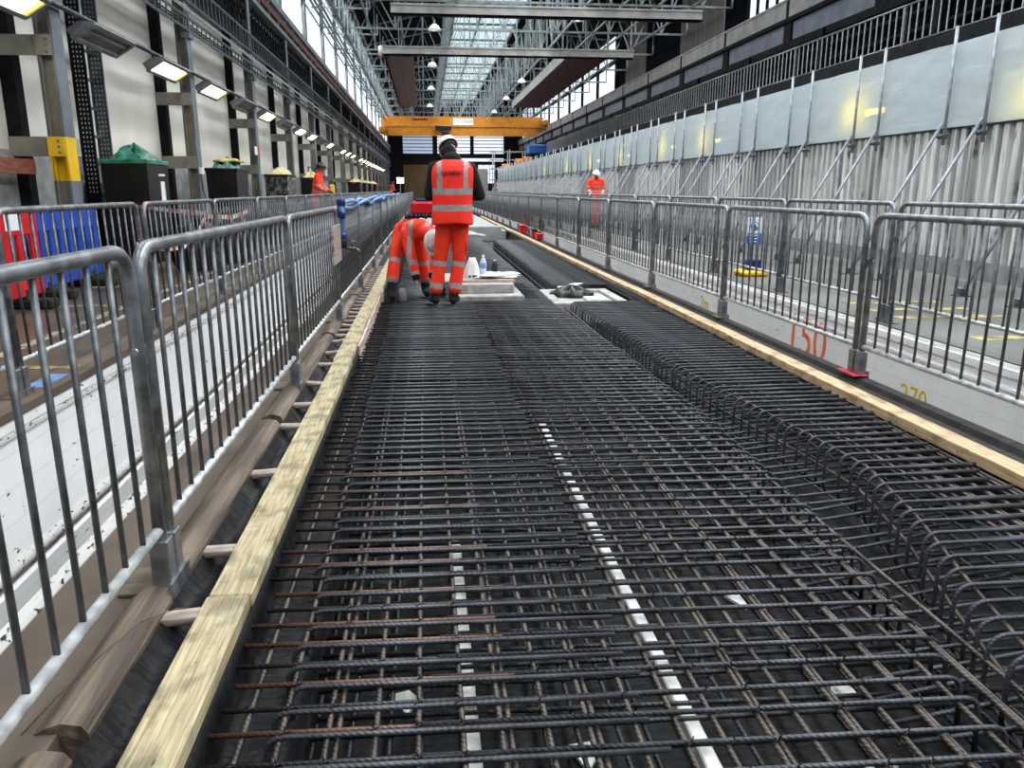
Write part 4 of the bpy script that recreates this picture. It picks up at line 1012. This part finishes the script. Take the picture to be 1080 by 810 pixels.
# barrier tape strung behind the left barriers
t = thing('barrier_tape', 'red and white barrier tape strung between the left back barriers', 'tape', (0, 0, 0))
pts = [V((-2.52, 7.3, .78)), V((-2.55, 8.2, .68)), V((-2.56, 8.8, .66)), V((-2.52, 9.3, .82)), V((-2.5, 9.58, .98))]
pts2 = [V((-2.5, 9.58, .98)), V((-3.2, 10.5, 1.0)), V((-4.4, 11.9, 1.06))]; pts3 = [V((-2.5, 9.58, .95)), V((-2.5, 10.8, .9)), V((-2.5, 12.0, .97))]
for q, P in enumerate((pts, pts2, pts3)):
    b = MB()
    for i, (a, c) in enumerate(zip(P, P[1:])):
        for j in range(4):
            p = a.lerp(c, j / 4); r = a.lerp(c, (j + 1) / 4); b.bar(p, r, .004, .05, (i * 4 + j) % 2)
    b.build('tape_run', ['tape', 'tapered'], t)
# yellow bollard far left
for k, (y, x) in enumerate(((37.5, -4.15), (36.2, -4.1))):
    o = MB(); o.lathe([(.09, .05), (.09, 1.4), (.06, 1.47)], (x, y, 0), 14); tag(o.build('bollard', 'yellow'), ['yellow post standing by the left wall beyond the leaning worker', 'yellow post nearer the leaning worker by the left wall'][k], 'post')
t = thing('rack', 'grey metal frame rack standing by the left wall beyond the leaning worker', 'rack', (-4.3, 33.2, .05))
for y in (0, 1.6):
    for x in (-.3, .3): b = MB(); b.bar((x, y, 0), (x, y, 2.1), .06); b.build('post', 'greysteel', t)
for z in (.4, 1.2, 2.05): b = MB(); b.box(-.3, .3, 0, 1.6, z, z + .04); b.build('shelf', 'greysteel', t)
# work light far left
t = thing('floodlight', 'bright floodlight on a stand at the far end of the left walkway', 'lamp', (-2.3, 78, .05))
b = MB(); b.tube([(0, 0, 0), (0, 0, 1.9)], .04, 8); b.build('stand', 'greysteel', t); b = MB(); b.box(-.32, .32, -.02, .0, 1.8, 2.3); b.build('lens', 'lampglow', t); b = MB(); b.cbox(-.36, .36, .0, .1, 1.76, 2.34, .02); b.build('housing', 'blacksteel', t)

# blue water pipe with tap on the left front barriers
t = thing('water_pipe', 'light blue water pipe with tap along the top of the left front barriers', 'pipe', (0, 0, 0))
YP = 8.05
b = MB(); b.tube([(-.83, YP, 1.12)] + [(-.825 + .03 * math.sin(y * 2.2), y, 1.125 + .012 * math.sin(y * 3.7)) for y in [YP + .2 + .3 * i for i in range(60)]], .022, 8); b.build('pipe', 'bluelight', t)
b = MB(); b.tube([(-.80, YP + .25, 1.06)] + [(-.80 + .03 * math.sin(y * 1.7 + 2), y, 1.085 + .03 * math.sin(y * 1.9)) for y in [YP + .5 + .3 * i for i in range(28)]], .018, 8); b.build('pipe', 'bluelight', t)
b = MB(); b.tube(fillet([(-.82, YP + .25, 1.12), (-.82, YP, 1.12), (-.82, YP, .74)], .04), .026, 10); b.build('drop_pipe', 'bluelight', t)
for z in (1.13, 1.01, .80):
    b = MB(); b.lathe([(.034, -.035), (.042, -.02), (.042, .02), (.034, .035)], (-.82, YP, z), 14); b.build('fitting', 'bluedk', t)
b = MB(); b.lathe([(.036, -.05), (.04, -.03), (.04, .05), (.03, .06)], (-.82, YP, .735), 14); b.build('fitting', 'black', t)
b = MB(); b.tube([(-.86, YP, .695), (-.70, YP - .02, .68)], .02, 10); b.tube([(-.70, YP - .02, .685), (-.665, YP - .02, .655), (-.66, YP - .02, .62)], .016, 8); b.tube([(-.73, YP - .02, .69), (-.73, YP - .02, .76)], .008, 8); b.tube([(-.77, YP - .02, .77), (-.68, YP - .02, .74)], .008, 8)
b.build('tap', 'brass', t)
o = MB(); o.cbox(-.845, -.825, YP - .75, YP - .12, .58, .93, .004); o = o.build('mounting_board', 'batten', t)

# safety sign on the right floor
t = thing('safety_sign', 'small blue and white safety sign on a stand with yellow base beyond the right pit', 'sign', (4.62, 10.9, .05))
b = MB(); b.cbox(-.1, .1, -.012, .012, .56, .82, .004); bd = b.build('board', 'signwhite', t)
b = MB(); b.box(-.1, .1, -.016, -.0125, .45, .60); b.build('text_panel', 'signblue', t)
b = MB(); b.lathe([(.062, -.017), (.062, -.0125)], (0, 0, .70), 24, 0, 'y'); b.build('symbol', 'signblue', t)
b = MB(); b.lathe([(.044, -.0185), (.044, -.0165)], (0, 0, .70), 24, 0, 'y'); b.build('symbol_centre', 'signwhite', t)
b = MB(); b.ell((0, -.019, .71), (.02, .004, .026), 12, 8); b.box(-.03, .03, -.021, -.016, .668, .69); b.build('pictogram', 'signblue', t)
for q, z in enumerate((.565, .52, .48)): b = MB(); b.box(-.08, .08 - q * .02, -.018, -.0155, z, z + .012); b.build('text_line', 'signwhite', t)
for x in (-.06, .06): b = MB(); b.bar((x, .0, .12), (x * .9, 0, .6), .025); b.build('leg', 'greysteel', t)
b = MB(); b.cbox(-.11, .11, -.1, .1, .08, .24, .02); b.build('weight', 'bluedk', t); b = MB(); b.cbox(-.21, .21, -.16, .16, 0, .09, .03); b.build('base', 'yellow', t)

# red boxes at the right barrier foot
for k, (x, y, mm, lab) in enumerate(((2.86, 23.6, 'red', 'red plastic tool box on the right ledge beyond the rebar cage'), (2.9, 21.2, 'red', 'red and black tool box on the right ledge nearer the camera'), (2.9, 20.4, 'red', 'low red tool box beside the red and black one on the right ledge'))):
    t = thing('tool_box', lab, 'tool box', (x, y, .006)); t.scale = (.7, .8, .8); hh = .3 if k < 2 else .2
    b = MB(); b.cbox(-.13, .13, -.22, .22, 0, hh * .7, .02); b.build('body', mm, t); b = MB(); b.cbox(-.14, .14, -.23, .23, hh * .7, hh, .02); b.build('lid', 'black' if k == 1 else 'red', t)
    b = MB(); b.tube(fillet([(0, -.08, hh), (0, -.08, hh + .05), (0, .08, hh + .05), (0, .08, hh)], .02), .01, 6); b.build('handle', 'black', t)
for k, (x, y, z, mm, lab) in enumerate(((3.09, 23.8, .27, 'redpaint', 'coil of pinkish red hose standing behind the right barriers'), (3.09, 20.9, .27, 'rubber', 'coil of black hose standing behind the right barriers'))):
    o = MB()
    for q in range(4): o.tube([(x - .09 + .016 * q, y + (.2 - .012 * q) * math.cos(a), z + (.24 - .012 * q) * math.sin(a)) for a in [2 * PI * i / 24 for i in range(24)]], .02, 6, closed=True)
    tag(o.build('hose_coil', mm), lab, 'hose')

# ------------------------------------------------------------------ people
def capsule(b, p, q, r0, r1, n=14):
    p = V(p); q = V(q); d = q - p; L = d.length
    if L < 1e-6: b.ell(p, (r0, r0, r0), n, 8); return
    z = d / L; up = V((0, 0, 1)) if abs(z.z) < .9 else V((1, 0, 0)); x = z.cross(up).normalized(); y = z.cross(x)
    rings = [(-math.cos(a) * r0, math.sin(a) * r0) for a in [PI / 2 * k / 4 for k in range(5)]] + [(L + math.sin(a) * r1, math.cos(a) * r1) for a in [PI / 2 * k / 4 for k in range(5)]]
    rings[0] = (-r0, r0 * .02); rings[-1] = (L + r1, r1 * .02)
    vs = [p + z * h + x * (math.cos(2 * PI * k / n) * r) + y * (math.sin(2 * PI * k / n) * r) for h, r in rings for k in range(n)]
    K = len(rings); fs = [(i * n + k, i * n + (k + 1) % n, (i + 1) * n + (k + 1) % n, (i + 1) * n + k) for i in range(K - 1) for k in range(n)] + [tuple(reversed(range(n))), tuple((K - 1) * n + k for k in range(n))]
    b.add(vs, fs, 0, True)
def blob(name, caps, voxel, mats, parent, fidx=None, smooth=6):
    b = MB()
    for c in caps:
        if c[0] == 'e': b.ell(c[1], c[2], 16, 10, 0, c[3] if len(c) > 3 else None)
        else: capsule(b, *c)
    tmp = obj('tmp', b.mesh('tmp', mats))
    r = tmp.modifiers.new('r', 'REMESH'); r.mode = 'VOXEL'; r.voxel_size = voxel; r.use_smooth_shade = True
    s = tmp.modifiers.new('s', 'SMOOTH'); s.iterations = smooth; s.factor = .5
    bpy.context.view_layer.update()
    me = bpy.data.meshes.new_from_object(tmp.evaluated_get(bpy.context.evaluated_depsgraph_get()))
    old = tmp.data; bpy.data.objects.remove(tmp); bpy.data.meshes.remove(old)
    me.name = name; me.materials.clear()
    for m in mats: me.materials.append(M[m])
    for p in me.polygons:
        p.use_smooth = True; p.material_index = fidx(p.center) if fidx else 0
    return obj(name, me, parent)
def seg_t(c, a, b):
    a = V(a); b = V(b); d = b - a; return (V(c) - a).dot(d) / d.dot(d), ((V(c) - a) - d * ((V(c) - a).dot(d) / d.dot(d))).length
def hand_caps(w, d, n, side, curl=.5, s=1.0):
    # wrist w, direction d of the fingers, n = palm normal (towards what is held); side +1/-1 where the thumb is
    w = V(w); d = V(d).normalized(); n = (V(n) - d * V(n).dot(d)).normalized(); u = d.cross(n).normalized() * side
    caps = []
    for k in range(4):
        o = (k - 1.5) * .0235 * s
        caps.append((w + d * .02 * s + u * (-o) * .7, w + d * .085 * s + u * (-o), .014 * s, .0115 * s))
    for k, ln in enumerate((.066, .076, .070, .054)):
        base = w + d * .088 * s + u * ((1.5 - k) * .0235 * s)
        a1 = curl * .7; a2 = curl * 1.5; a3 = curl * 2.1; L = ln * s
        p1 = base + (d * math.cos(a1) + n * math.sin(a1)) * L * .45; p2 = p1 + (d * math.cos(a2) + n * math.sin(a2)) * L * .32; p3 = p2 + (d * math.cos(a3) + n * math.sin(a3)) * L * .23
        caps += [(base, p1, .0088 * s, .0082 * s), (p1, p2, .0082 * s, .0076 * s), (p2, p3, .0076 * s, .0068 * s)]
    t0 = w + d * .028 * s + u * .03 * s; t1 = t0 + (d * .6 + u * .75 + n * .3).normalized() * .042 * s; t2 = t1 + (d * .9 + n * .45 + u * .1).normalized() * .034 * s
    caps += [(w + d * .012 * s, t0, .017 * s, .015 * s), (t0, t1, .0135 * s, .011 * s), (t1, t2, .011 * s, .0085 * s)]
    return caps
def head_caps(c, R):
    c = V(c); f = lambda x, y, z: c + R @ V((x, y, z))
    return [('e', f(0, -.005, .02), (.076, .096, .10), R), ('e', f(0, .03, -.045), (.056, .062, .065), R), (f(0, .082, .02), f(0, .108, -.018), .011, .015), ('e', f(.02, .094, -.02), (.01, .01, .008), R), ('e', f(-.02, .094, -.02), (.01, .01, .008), R),
            ('e', f(.078, -.005, -.005), (.012, .02, .032), R), ('e', f(-.078, -.005, -.005), (.012, .02, .032), R), (f(-.035, .082, .035), f(.035, .082, .035), .016, .016), (f(-.022, .086, -.052), f(.022, .086, -.052), .009, .009), ('e', f(0, .078, -.09), (.026, .022, .02), R)]
def head_parts(t, c, R, helmet, hair, skin, sticker=False, beard=False):
    c = V(c); mtx = Matrix.Translation(c) @ R.to_4x4()
    for sx in (-1, 1):
        b = MB(); b.ell((sx * .031, .085, .012), (.0125, .008, .009), 12, 8); o = b.build('eye', 'eyewhite', t); o.matrix_local = mtx
        b = MB(); b.ell((sx * .031, .0905, .012), (.006, .004, .006), 10, 6); o = b.build('iris', 'hair', t); o.matrix_local = mtx
        b = MB(); b.tube([(sx * .016, .097, .034), (sx * .032, .096, .04), (sx * .05, .083, .036)], .0045, 6); o = b.build('eyebrow', 'hair', t); o.matrix_local = mtx
    b = MB(); b.ell((0, .093, -.053), (.024, .006, .006), 12, 6); o = b.build('mouth', 'darkred', t); o.matrix_local = mtx
    b = MB()
    b.grid(lambda u, v: (lambda a, th: (.081 * math.cos(a) * math.sin(th), -.012 + .099 * math.sin(a) * math.sin(th), .02 + .104 * math.cos(th)))(PI * (1.0 - .06) + u * PI * 1.12, .1 + v * 1.85), 20, 12)
    if beard: b.grid(lambda u, v: (.06 * math.sin((u - .5) * 2.6), .045 + .055 * math.cos((u - .5) * 2.6), -.06 - .05 * v + .01 * math.sin(u * 9)), 14, 5)
    o = b.build('hair', hair, t); o.matrix_local = mtx; o.modifiers.new('t', 'SOLIDIFY').thickness = .008
    b = MB()
    b.grid(lambda u, v: (lambda a, th: (.108 * math.cos(a) * math.sin(th), .130 * math.sin(a) * math.sin(th), .04 + .112 * math.cos(th)))(2 * PI * u, .001 + v * PI / 2), 36, 12)
    b.grid(lambda u, v: (lambda a: ((.108 + .007 * v) * math.cos(a), (.130 + (.007 + .042 * max(0, math.sin(a))) * v) * math.sin(a), .04 - .01 * v))(2 * PI * u), 36, 2)
    for x in (-.035, 0, .035): b.tube([(x, -.1, .10), (x, -.05, .138), (x, .03, .145), (x, .09, .115)], .008, 6)
    o = b.build('helmet', helmet, t); o.matrix_local = mtx; o.modifiers.new('t', 'SOLIDIFY').thickness = .005
    b = MB(); b.tube([(.1 * math.cos(a), .02 + .115 * math.sin(a), .02) for a in [PI + PI * k / 12 for k in range(13)]], .009, 6); h = b.build('helmet_cradle', 'black', t); h.matrix_local = mtx
    if sticker:
        b = MB(); b.grid(lambda u, v: tuple(V((lambda a, th: (.108 * math.cos(a) * math.sin(th), .130 * math.sin(a) * math.sin(th), .04 + .112 * math.cos(th)))(sticker[0] + .5 * u, sticker[1] + .4 * v)) * 1.03), 6, 6); s = b.build('sticker', 'sticker', t); s.matrix_local = mtx
def Rm(yaw=0, pitch=0, roll=0):       # yaw about z, then pitch (nod down positive), then roll
    return (Matrix.Rotation(yaw, 3, 'Z') @ Matrix.Rotation(-pitch, 3, 'X') @ Matrix.Rotation(roll, 3, 'Y'))
def person(label, root, J, R, top='hivis', cuffs=None, helmet='helmetwhite', skin='skin', glove=None, vest=False, rotz=0, sticker=False, beard=False, hands=None, tband=True, vox=.008):
    t = thing('person', label, 'person', root, rotz)
    g = lambda k: V(J[k])
    h = hands or {}
    body = [('e', g('pelvis'), (.14, .1, .11), J.get('Rp')), (g('pelvis'), g('chest'), .10, .12), (g('chest'), g('neck'), .11, .06), (g('neck'), g('head'), .055, .055)] + head_caps(g('head'), R)
    for s in 'LR':
        body += [(g('chest'), g('sh' + s), .07, .06), (g('sh' + s), g('el' + s), .046, .038), (g('el' + s), g('wr' + s), .036, .026), (g('hip' + s), g('kn' + s), .075, .052), (g('kn' + s), g('an' + s), .05, .034), (g('an' + s) + V((0, 0, -.03)), g('an' + s).lerp(g('toe' + s), .6), .03, .026)]
        d = V(h.get('d' + s, g('wr' + s) - g('el' + s))); n = V(h.get('n' + s, (0, 0, -1)))
        body += hand_caps(g('wr' + s), d, n, (1 if s == 'L' else -1) * h.get('t', 1), h.get('c', .45))
    hb = [g('wrL'), g('wrR')]; gm = glove or skin
    def fi(c):
        for s in 'LR':
            q = seg_t(c, g('el' + s), g('wr' + s))
            if q[0] > .97 and (c - g('wr' + s)).length < .22: return 1
        return 0
    blob('body', body, .0048, [skin, gm], t, fi, 2)
    # trousers
    tr = [('e', g('pelvis'), (.165, .125, .12), J.get('Rp')), (g('pelvis') + V((0, 0, 0)), g('pelvis').lerp(g('chest'), .3), .13, .125)]
    for s in 'LR':
        a = g('an' + s); k = g('kn' + s); hem = k.lerp(a, J.get('hem', .93))
        tr += [(g('hip' + s), k, .108, .078), (k, hem, .076, .08)]
    def ft(c):
        if not tband: return 0
        for s in 'LR':
            q, r = seg_t(c, g('kn' + s), g('an' + s))
            if r < .14 and (.02 < q < .15 or .60 < q < .75) and c.z < g('kn' + s).z + .04: return 1
        return 0
    blob('trousers', tr, vox, ['hivis', 'reflect'], t, ft, 5)
    # upper garment
    tp = [('e', g('chest'), (.17 if vest else .185, .115 if vest else .13, .16), J.get('Rc')), ('e', g('pelvis').lerp(g('chest'), .45), (.155, .11, .16), J.get('Rc')), (g('pelvis').lerp(g('chest'), .15), g('chest'), .125, .13), (g('shL').lerp(g('shR'), .12), g('shR').lerp(g('shL'), .12), .085, .085), (g('chest'), g('neck'), .11, .075)]
    if not vest: tp += [('e', g('pelvis').lerp(g('chest'), -.08), (.19, .15, .1), J.get('Rp')), ('e', g('pelvis').lerp(g('chest'), .2), (.18, .14, .14), J.get('Rp'))]
    for s in 'LR': tp += [(g('sh' + s), g('el' + s), .076, .066), (g('el' + s), g('el' + s).lerp(g('wr' + s), .93), .064, .05)]
    if vest: tp += [(g('neck') + V((-.06, -.055, .0)), g('neck') + V((.06, -.055, .0)), .06, .06), ('e', g('neck') + V((0, -.03, .04)), (.105, .1, .075)), ('e', g('head') + V((-.01, -.075, -.045)), (.088, .05, .095))]
    else: tp += [(g('neck'), g('neck').lerp(g('head'), .35), .075, .07)]
    def fj(c):
        if vest: return 0
        for s in 'LR':
            q, r = seg_t(c, g('sh' + s), g('el' + s)); q2, r2 = seg_t(c, g('el' + s), g('wr' + s))
            if r2 < .08 and (.15 < q2 < .34 or .66 < q2 < .82): return 1
            if r2 < .08 and q2 >= .82 and cuffs: return 2
        q, r = seg_t(c, g('pelvis'), g('chest'))
        if .42 < q < .54 or .8 < q < .9: return 1
        if J.get('strap') and .9 < q < 1.6 and any(abs((c - g('sh' + s).lerp(g('chest'), .4)).dot((g('shR') - g('shL')).normalized())) < .028 for s in 'LR'): return 1
        return 0
    blob('hooded_jacket' if vest else 'jacket', tp, vox, ['blackcloth' if vest else top, 'reflect', cuffs or 'blackcloth'], t, fj, 5)
    for s in 'LR':
        a = g('an' + s); k = g('kn' + s); toe = g('toe' + s); fl = a.z - .075
        bt = [(a + (k - a).normalized() * J.get('boot', .08), a, .056, .056), (V((a.x, a.y, fl + .04)) - (toe - a).normalized() * .03, V((toe.x, toe.y, fl + .042)), .046, .042), (a, V((a.x, a.y, fl + .045)).lerp(V((toe.x, toe.y, fl + .045)), .45), .052, .046)]
        blob('boot', bt, vox, ['blackcloth'], t, None, 3)
    head_parts(t, g('head'), R, helmet, 'hair', skin, sticker, beard)
    return t

# the worker standing on the mat, seen from behind
J1 = dict(pelvis=(.115, 0, .98), chest=(.13, .0, 1.42), neck=(.12, .03, 1.64), head=(.095, .075, 1.785), shL=(-.075, 0, 1.57), shR=(.335, 0, 1.56), elL=(-.14, .05, 1.27), elR=(.44, .04, 1.27), wrL=(.01, .27, 1.22), wrR=(.27, .28, 1.24),
          hipL=(.025, 0, .93), hipR=(.205, 0, .93), knL=(-.03, .02, .53), knR=(.185, .02, .52), anL=(-.10, -.01, .095), anR=(.115, -.02, .095), toeL=(-.14, .17, .04), toeR=(.16, .16, .04), hem=.76, boot=.14)
p1 = person('person in orange vest, black hoodie and white helmet standing with back turned', (.19, 9.30, -.082), J1, Rm(.25, .72, -.08), vest=True, hands=dict(dL=(.7, .5, .1), dR=(-.7, .5, .1), nL=(0, .2, 1), nR=(0, .2, 1)))
# the vest: lofted shell with rings set on the edges of the reflective bands
zs = [.945, .965, 1.0, 1.05, 1.095, 1.165, 1.22, 1.275, 1.345, 1.4, 1.46, 1.52, 1.575, 1.615, 1.645, 1.66]
W = [.238, .240, .238, .234, .231, .229, .228, .230, .234, .238, .242, .244, .238, .205, .16, .12]
D = [.185, .187, .187, .185, .184, .183, .183, .184, .185, .185, .184, .180, .168, .150, .125, .105]
b = MB(); n = 72; vs = []
for z, w, d in zip(zs, W, D):
    for k in range(n):
        a = 2 * PI * k / n; ca, sa = math.cos(a), math.sin(a)
        ca = math.copysign(abs(ca) ** .8, ca); sa = math.copysign(abs(sa) ** .8, sa)
        fold = 1 + .012 * math.sin(5 * a + z * 7) * (1 if z < 1.3 else .3)
        dz = -.012 * (sa < 0) * (1 if z < .93 else 0) + (.008 * math.sin(3 * a) if z < 1.0 else 0)
        vs.append((.122 + (.02 * (z - 1.2)) + w * ca * fold, .0 + d * sa * fold, z + dz))
b.v = vs
for i in range(len(zs) - 1):
    for k in range(n):
        f = (i * n + k, i * n + (k + 1) % n, (i + 1) * n + (k + 1) % n, (i + 1) * n + k)
        cx = sum(vs[q][0] for q in f) / 4 - .122 - .02 * (zs[i] - 1.2)
        b.f.append(f); b.m.append(1 if i in (4, 7) or (i > 7 and .125 < abs(cx) < .175) else 0); b.s.append(True)
ob = b.build('vest', ['hivis_vest', 'reflect'], p1)
ob.modifiers.new('t', 'SOLIDIFY').thickness = .008
text('lettering', 'carober', .078, frame((.115, -.192, 1.52), (1, 0, 0.04), (0, 0.12, 1)), 'signink', ob, .006)
for sx, x0 in ((-1, -.15), (1, .395)):   # thigh pockets
    pass
b = MB(); b.cbox(.27, .285, -.05, .06, .62, .76, .006); o = b.build('cargo_pocket', 'hivis', p1)

# the worker bending over beside the left timber
Rpb = Matrix.Rotation(.3, 3, 'Z'); Rcb = Matrix.Rotation(1.35, 3, 'X')
J2 = dict(pelvis=(.0, .2, .86), chest=(.12, -.10, .86), neck=(.22, -.30, .82), head=(.29, -.39, .735), shL=(.3, -.17, .80), shR=(-.04, -.13, .82), elL=(.32, -.24, .52), elR=(.02, -.24, .53), wrL=(.26, -.3, .30), wrR=(.07, -.3, .28),
          hipL=(.11, .2, .82), hipR=(-.10, .19, .82), knL=(.15, .14, .46), knR=(-.19, .04, .50), anL=(.18, .15, .095), anR=(-.25, -.16, .095), toeL=(.2, -.03, .04), toeR=(-.22, -.33, .04), hem=.6, boot=.22, Rc=Rcb, strap=True)
p2 = person('person in orange workwear and white helmet bending down over the mat beside the left timber', (-.2, 9.95, -.082), J2, Rm(PI - .25, 1.35, .0), cuffs='blackcloth', glove='glovegrey', sticker=(3.4, .55),
            hands=dict(dL=(-.1, -.1, -1), dR=(.1, -.1, -1), nL=(-1, 0, 0), nR=(1, 0, 0)))
t = thing('tool_bag', 'red tool bag with dark blue top and black clips on the bending worker back', 'bag', (-.03, 10.12, .90))
b = MB(); b.cbox(-.15, .22, -.11, .11, .04, .21, .03); b.build('body', 'red', t)
b = MB(); b.cbox(-.1, .2, -.08, .1, .20, .245, .02); b.build('flap', 'bluedk', t)
rr = random.Random(9)
for q in range(9):
    b = MB(); x = -.2 + .05 * q; b.tube([(x, -.10, .06), (x + rr.uniform(-.02, .02), -.135, .03), (x + rr.uniform(-.03, .03), -.13, -.005 + rr.uniform(-.0, .02))], [.02, .024, .014], 7); b.build('buckle', 'black', t)
b = MB(); b.tube([(-.2, -.06, .03), (.0, -.1, .03), (.22, -.06, .03)], .02, 8); b.build('strap', 'black', t)
# grey plastic sleeve by the boot
o = MB(); o.lathe([(.03, 0), (.045, .02), (.045, .16), (.03, .17)], (-.3, 9.62, -.08), 14); tag(o.build('plastic_sleeve', 'slab'), 'short grey plastic sleeve standing on the mat beside the bending worker boot', 'sleeve')

# the worker leaning on the left back barrier
J3 = dict(pelvis=(0, 0, .97), chest=(.06, 0, 1.38), neck=(.10, 0, 1.58), head=(.14, 0, 1.70), shL=(.07, .19, 1.5), shR=(.07, -.19, 1.5), elL=(.16, .24, 1.24), elR=(.1, -.28, 1.24), wrL=(.27, .12, 1.17), wrR=(.26, -.12, 1.165), hipL=(0, .09, .93), hipR=(0, -.09, .93),
          knL=(.02, .1, .52), knR=(.03, -.1, .52), anL=(-.02, .1, .095), anR=(0, -.1, .095), toeL=(.16, .11, .04), toeR=(.18, -.11, .04), Rc=Matrix.Rotation(PI / 2, 3, 'Z'), Rp=Matrix.Rotation(PI / 2, 3, 'Z'))
h3 = dict(dL=(1, -.2, -.2), dR=(1, .2, -.2), nL=(0, 0, -1), nR=(0, 0, -1))
p3 = person('person in orange jacket and black helmet standing with gloved hands on the left back barrier', (-2.68, 20.5, .05), J3, Rm(-PI / 2, .15), helmet='helmetblack', skin='skin_b', glove='glove', hands=h3, vox=.011)
p5 = dup(p3); p5.location = (-2.75, 68, .05); p5.rotation_euler.z = .5; tag(p5, 'tiny distant person in orange under the bright floodlight at the end of the left walkway', 'person')
# the worker behind the right barriers, facing the camera
J4 = dict(pelvis=(0, 0, .95), chest=(0, 0, 1.35), neck=(0, -.01, 1.54), head=(-.01, -.04, 1.655), shL=(.19, 0, 1.46), shR=(-.19, 0, 1.46), elL=(.25, -.02, 1.18), elR=(-.25, -.02, 1.18), wrL=(.16, -.2, 1.02), wrR=(-.16, -.2, 1.02), hipL=(.09, 0, .9), hipR=(-.09, 0, .9),
          knL=(.09, -.02, .5), knR=(-.07, -.02, .5), anL=(.08, 0, .095), anR=(-.07, 0, .095), toeL=(.1, -.17, .04), toeR=(-.09, -.17, .04))
p4 = person('person in orange jacket and trousers with white helmet standing beyond the right barriers', (5.33, 25, .05), J4, Rm(PI + .2, .2), skin='skin_b', beard=True, hands=dict(dL=(-.8, -.5, -.2), dR=(.8, -.5, -.2), nL=(0, .3, -1), nR=(0, .3, -1)), vox=.011)

# ------------------------------------------------------------------ light
w = bpy.data.worlds.new('World'); bpy.context.scene.world = w; w.use_nodes = True
w.node_tree.nodes['Background'].inputs[0].default_value = (.72, .82, 1, 1); w.node_tree.nodes['Background'].inputs[1].default_value = .25
def area(name, loc, sx, sy, rot, power, col, spread=PI):
    l = bpy.data.lights.new(name, 'AREA'); l.shape = 'RECTANGLE'; l.size = sx; l.size_y = sy; l.energy = power; l.color = col; l.spread = spread
    o = bpy.data.objects.new(name, l); C.objects.link(o); o.location = loc; o.rotation_euler = rot; return o
for k in range(6):
    yc = -3 + 20 * k
    area('skylight_daylight', (4.3, yc, 12.22), 4.3, 19.5, (0, 0, 0), 2300, (.93, .97, 1.0), math.radians(150))
    area('left_window_daylight', (-4.5, yc, 8.7), 3.2, 19.5, (0, -PI / 2 + .5, 0), 1800, (.93, .97, 1.0), math.radians(125))
    area('right_window_daylight', (12.9, yc, 9.6), 3.0, 19.5, (0, PI / 2 - .5, 0), 1200, (.95, .98, 1.0), math.radians(125))

# ------------------------------------------------------------------ camera
f = 830.0; th = math.atan(205 / f); ps = math.atan(92 / f * math.cos(th))
F = V((math.sin(ps) * math.cos(th), math.cos(ps) * math.cos(th), -math.sin(th))); Rr = V((math.cos(ps), -math.sin(ps), 0)); U = Rr.cross(F)
cam = bpy.data.cameras.new('Camera'); cam.sensor_width = 36; cam.lens = f / 1080 * 36; cam.clip_end = 400; cam.clip_start = .05
co = bpy.data.objects.new('Camera', cam); C.objects.link(co)
co.matrix_world = Matrix(((Rr.x, U.x, -F.x, 0), (Rr.y, U.y, -F.y, 0), (Rr.z, U.z, -F.z, 1.25), (0, 0, 0, 1)))
sc = bpy.context.scene; sc.camera = co
sc.view_settings.view_transform = 'Standard'; sc.view_settings.look = 'None'; sc.view_settings.gamma = 1; sc.view_settings.use_curve_mapping = False
sc.view_settings.exposure = 0.0
sc.cycles.use_denoising = True
sc.cycles.max_bounces = 6; sc.cycles.transparent_max_bounces = 8
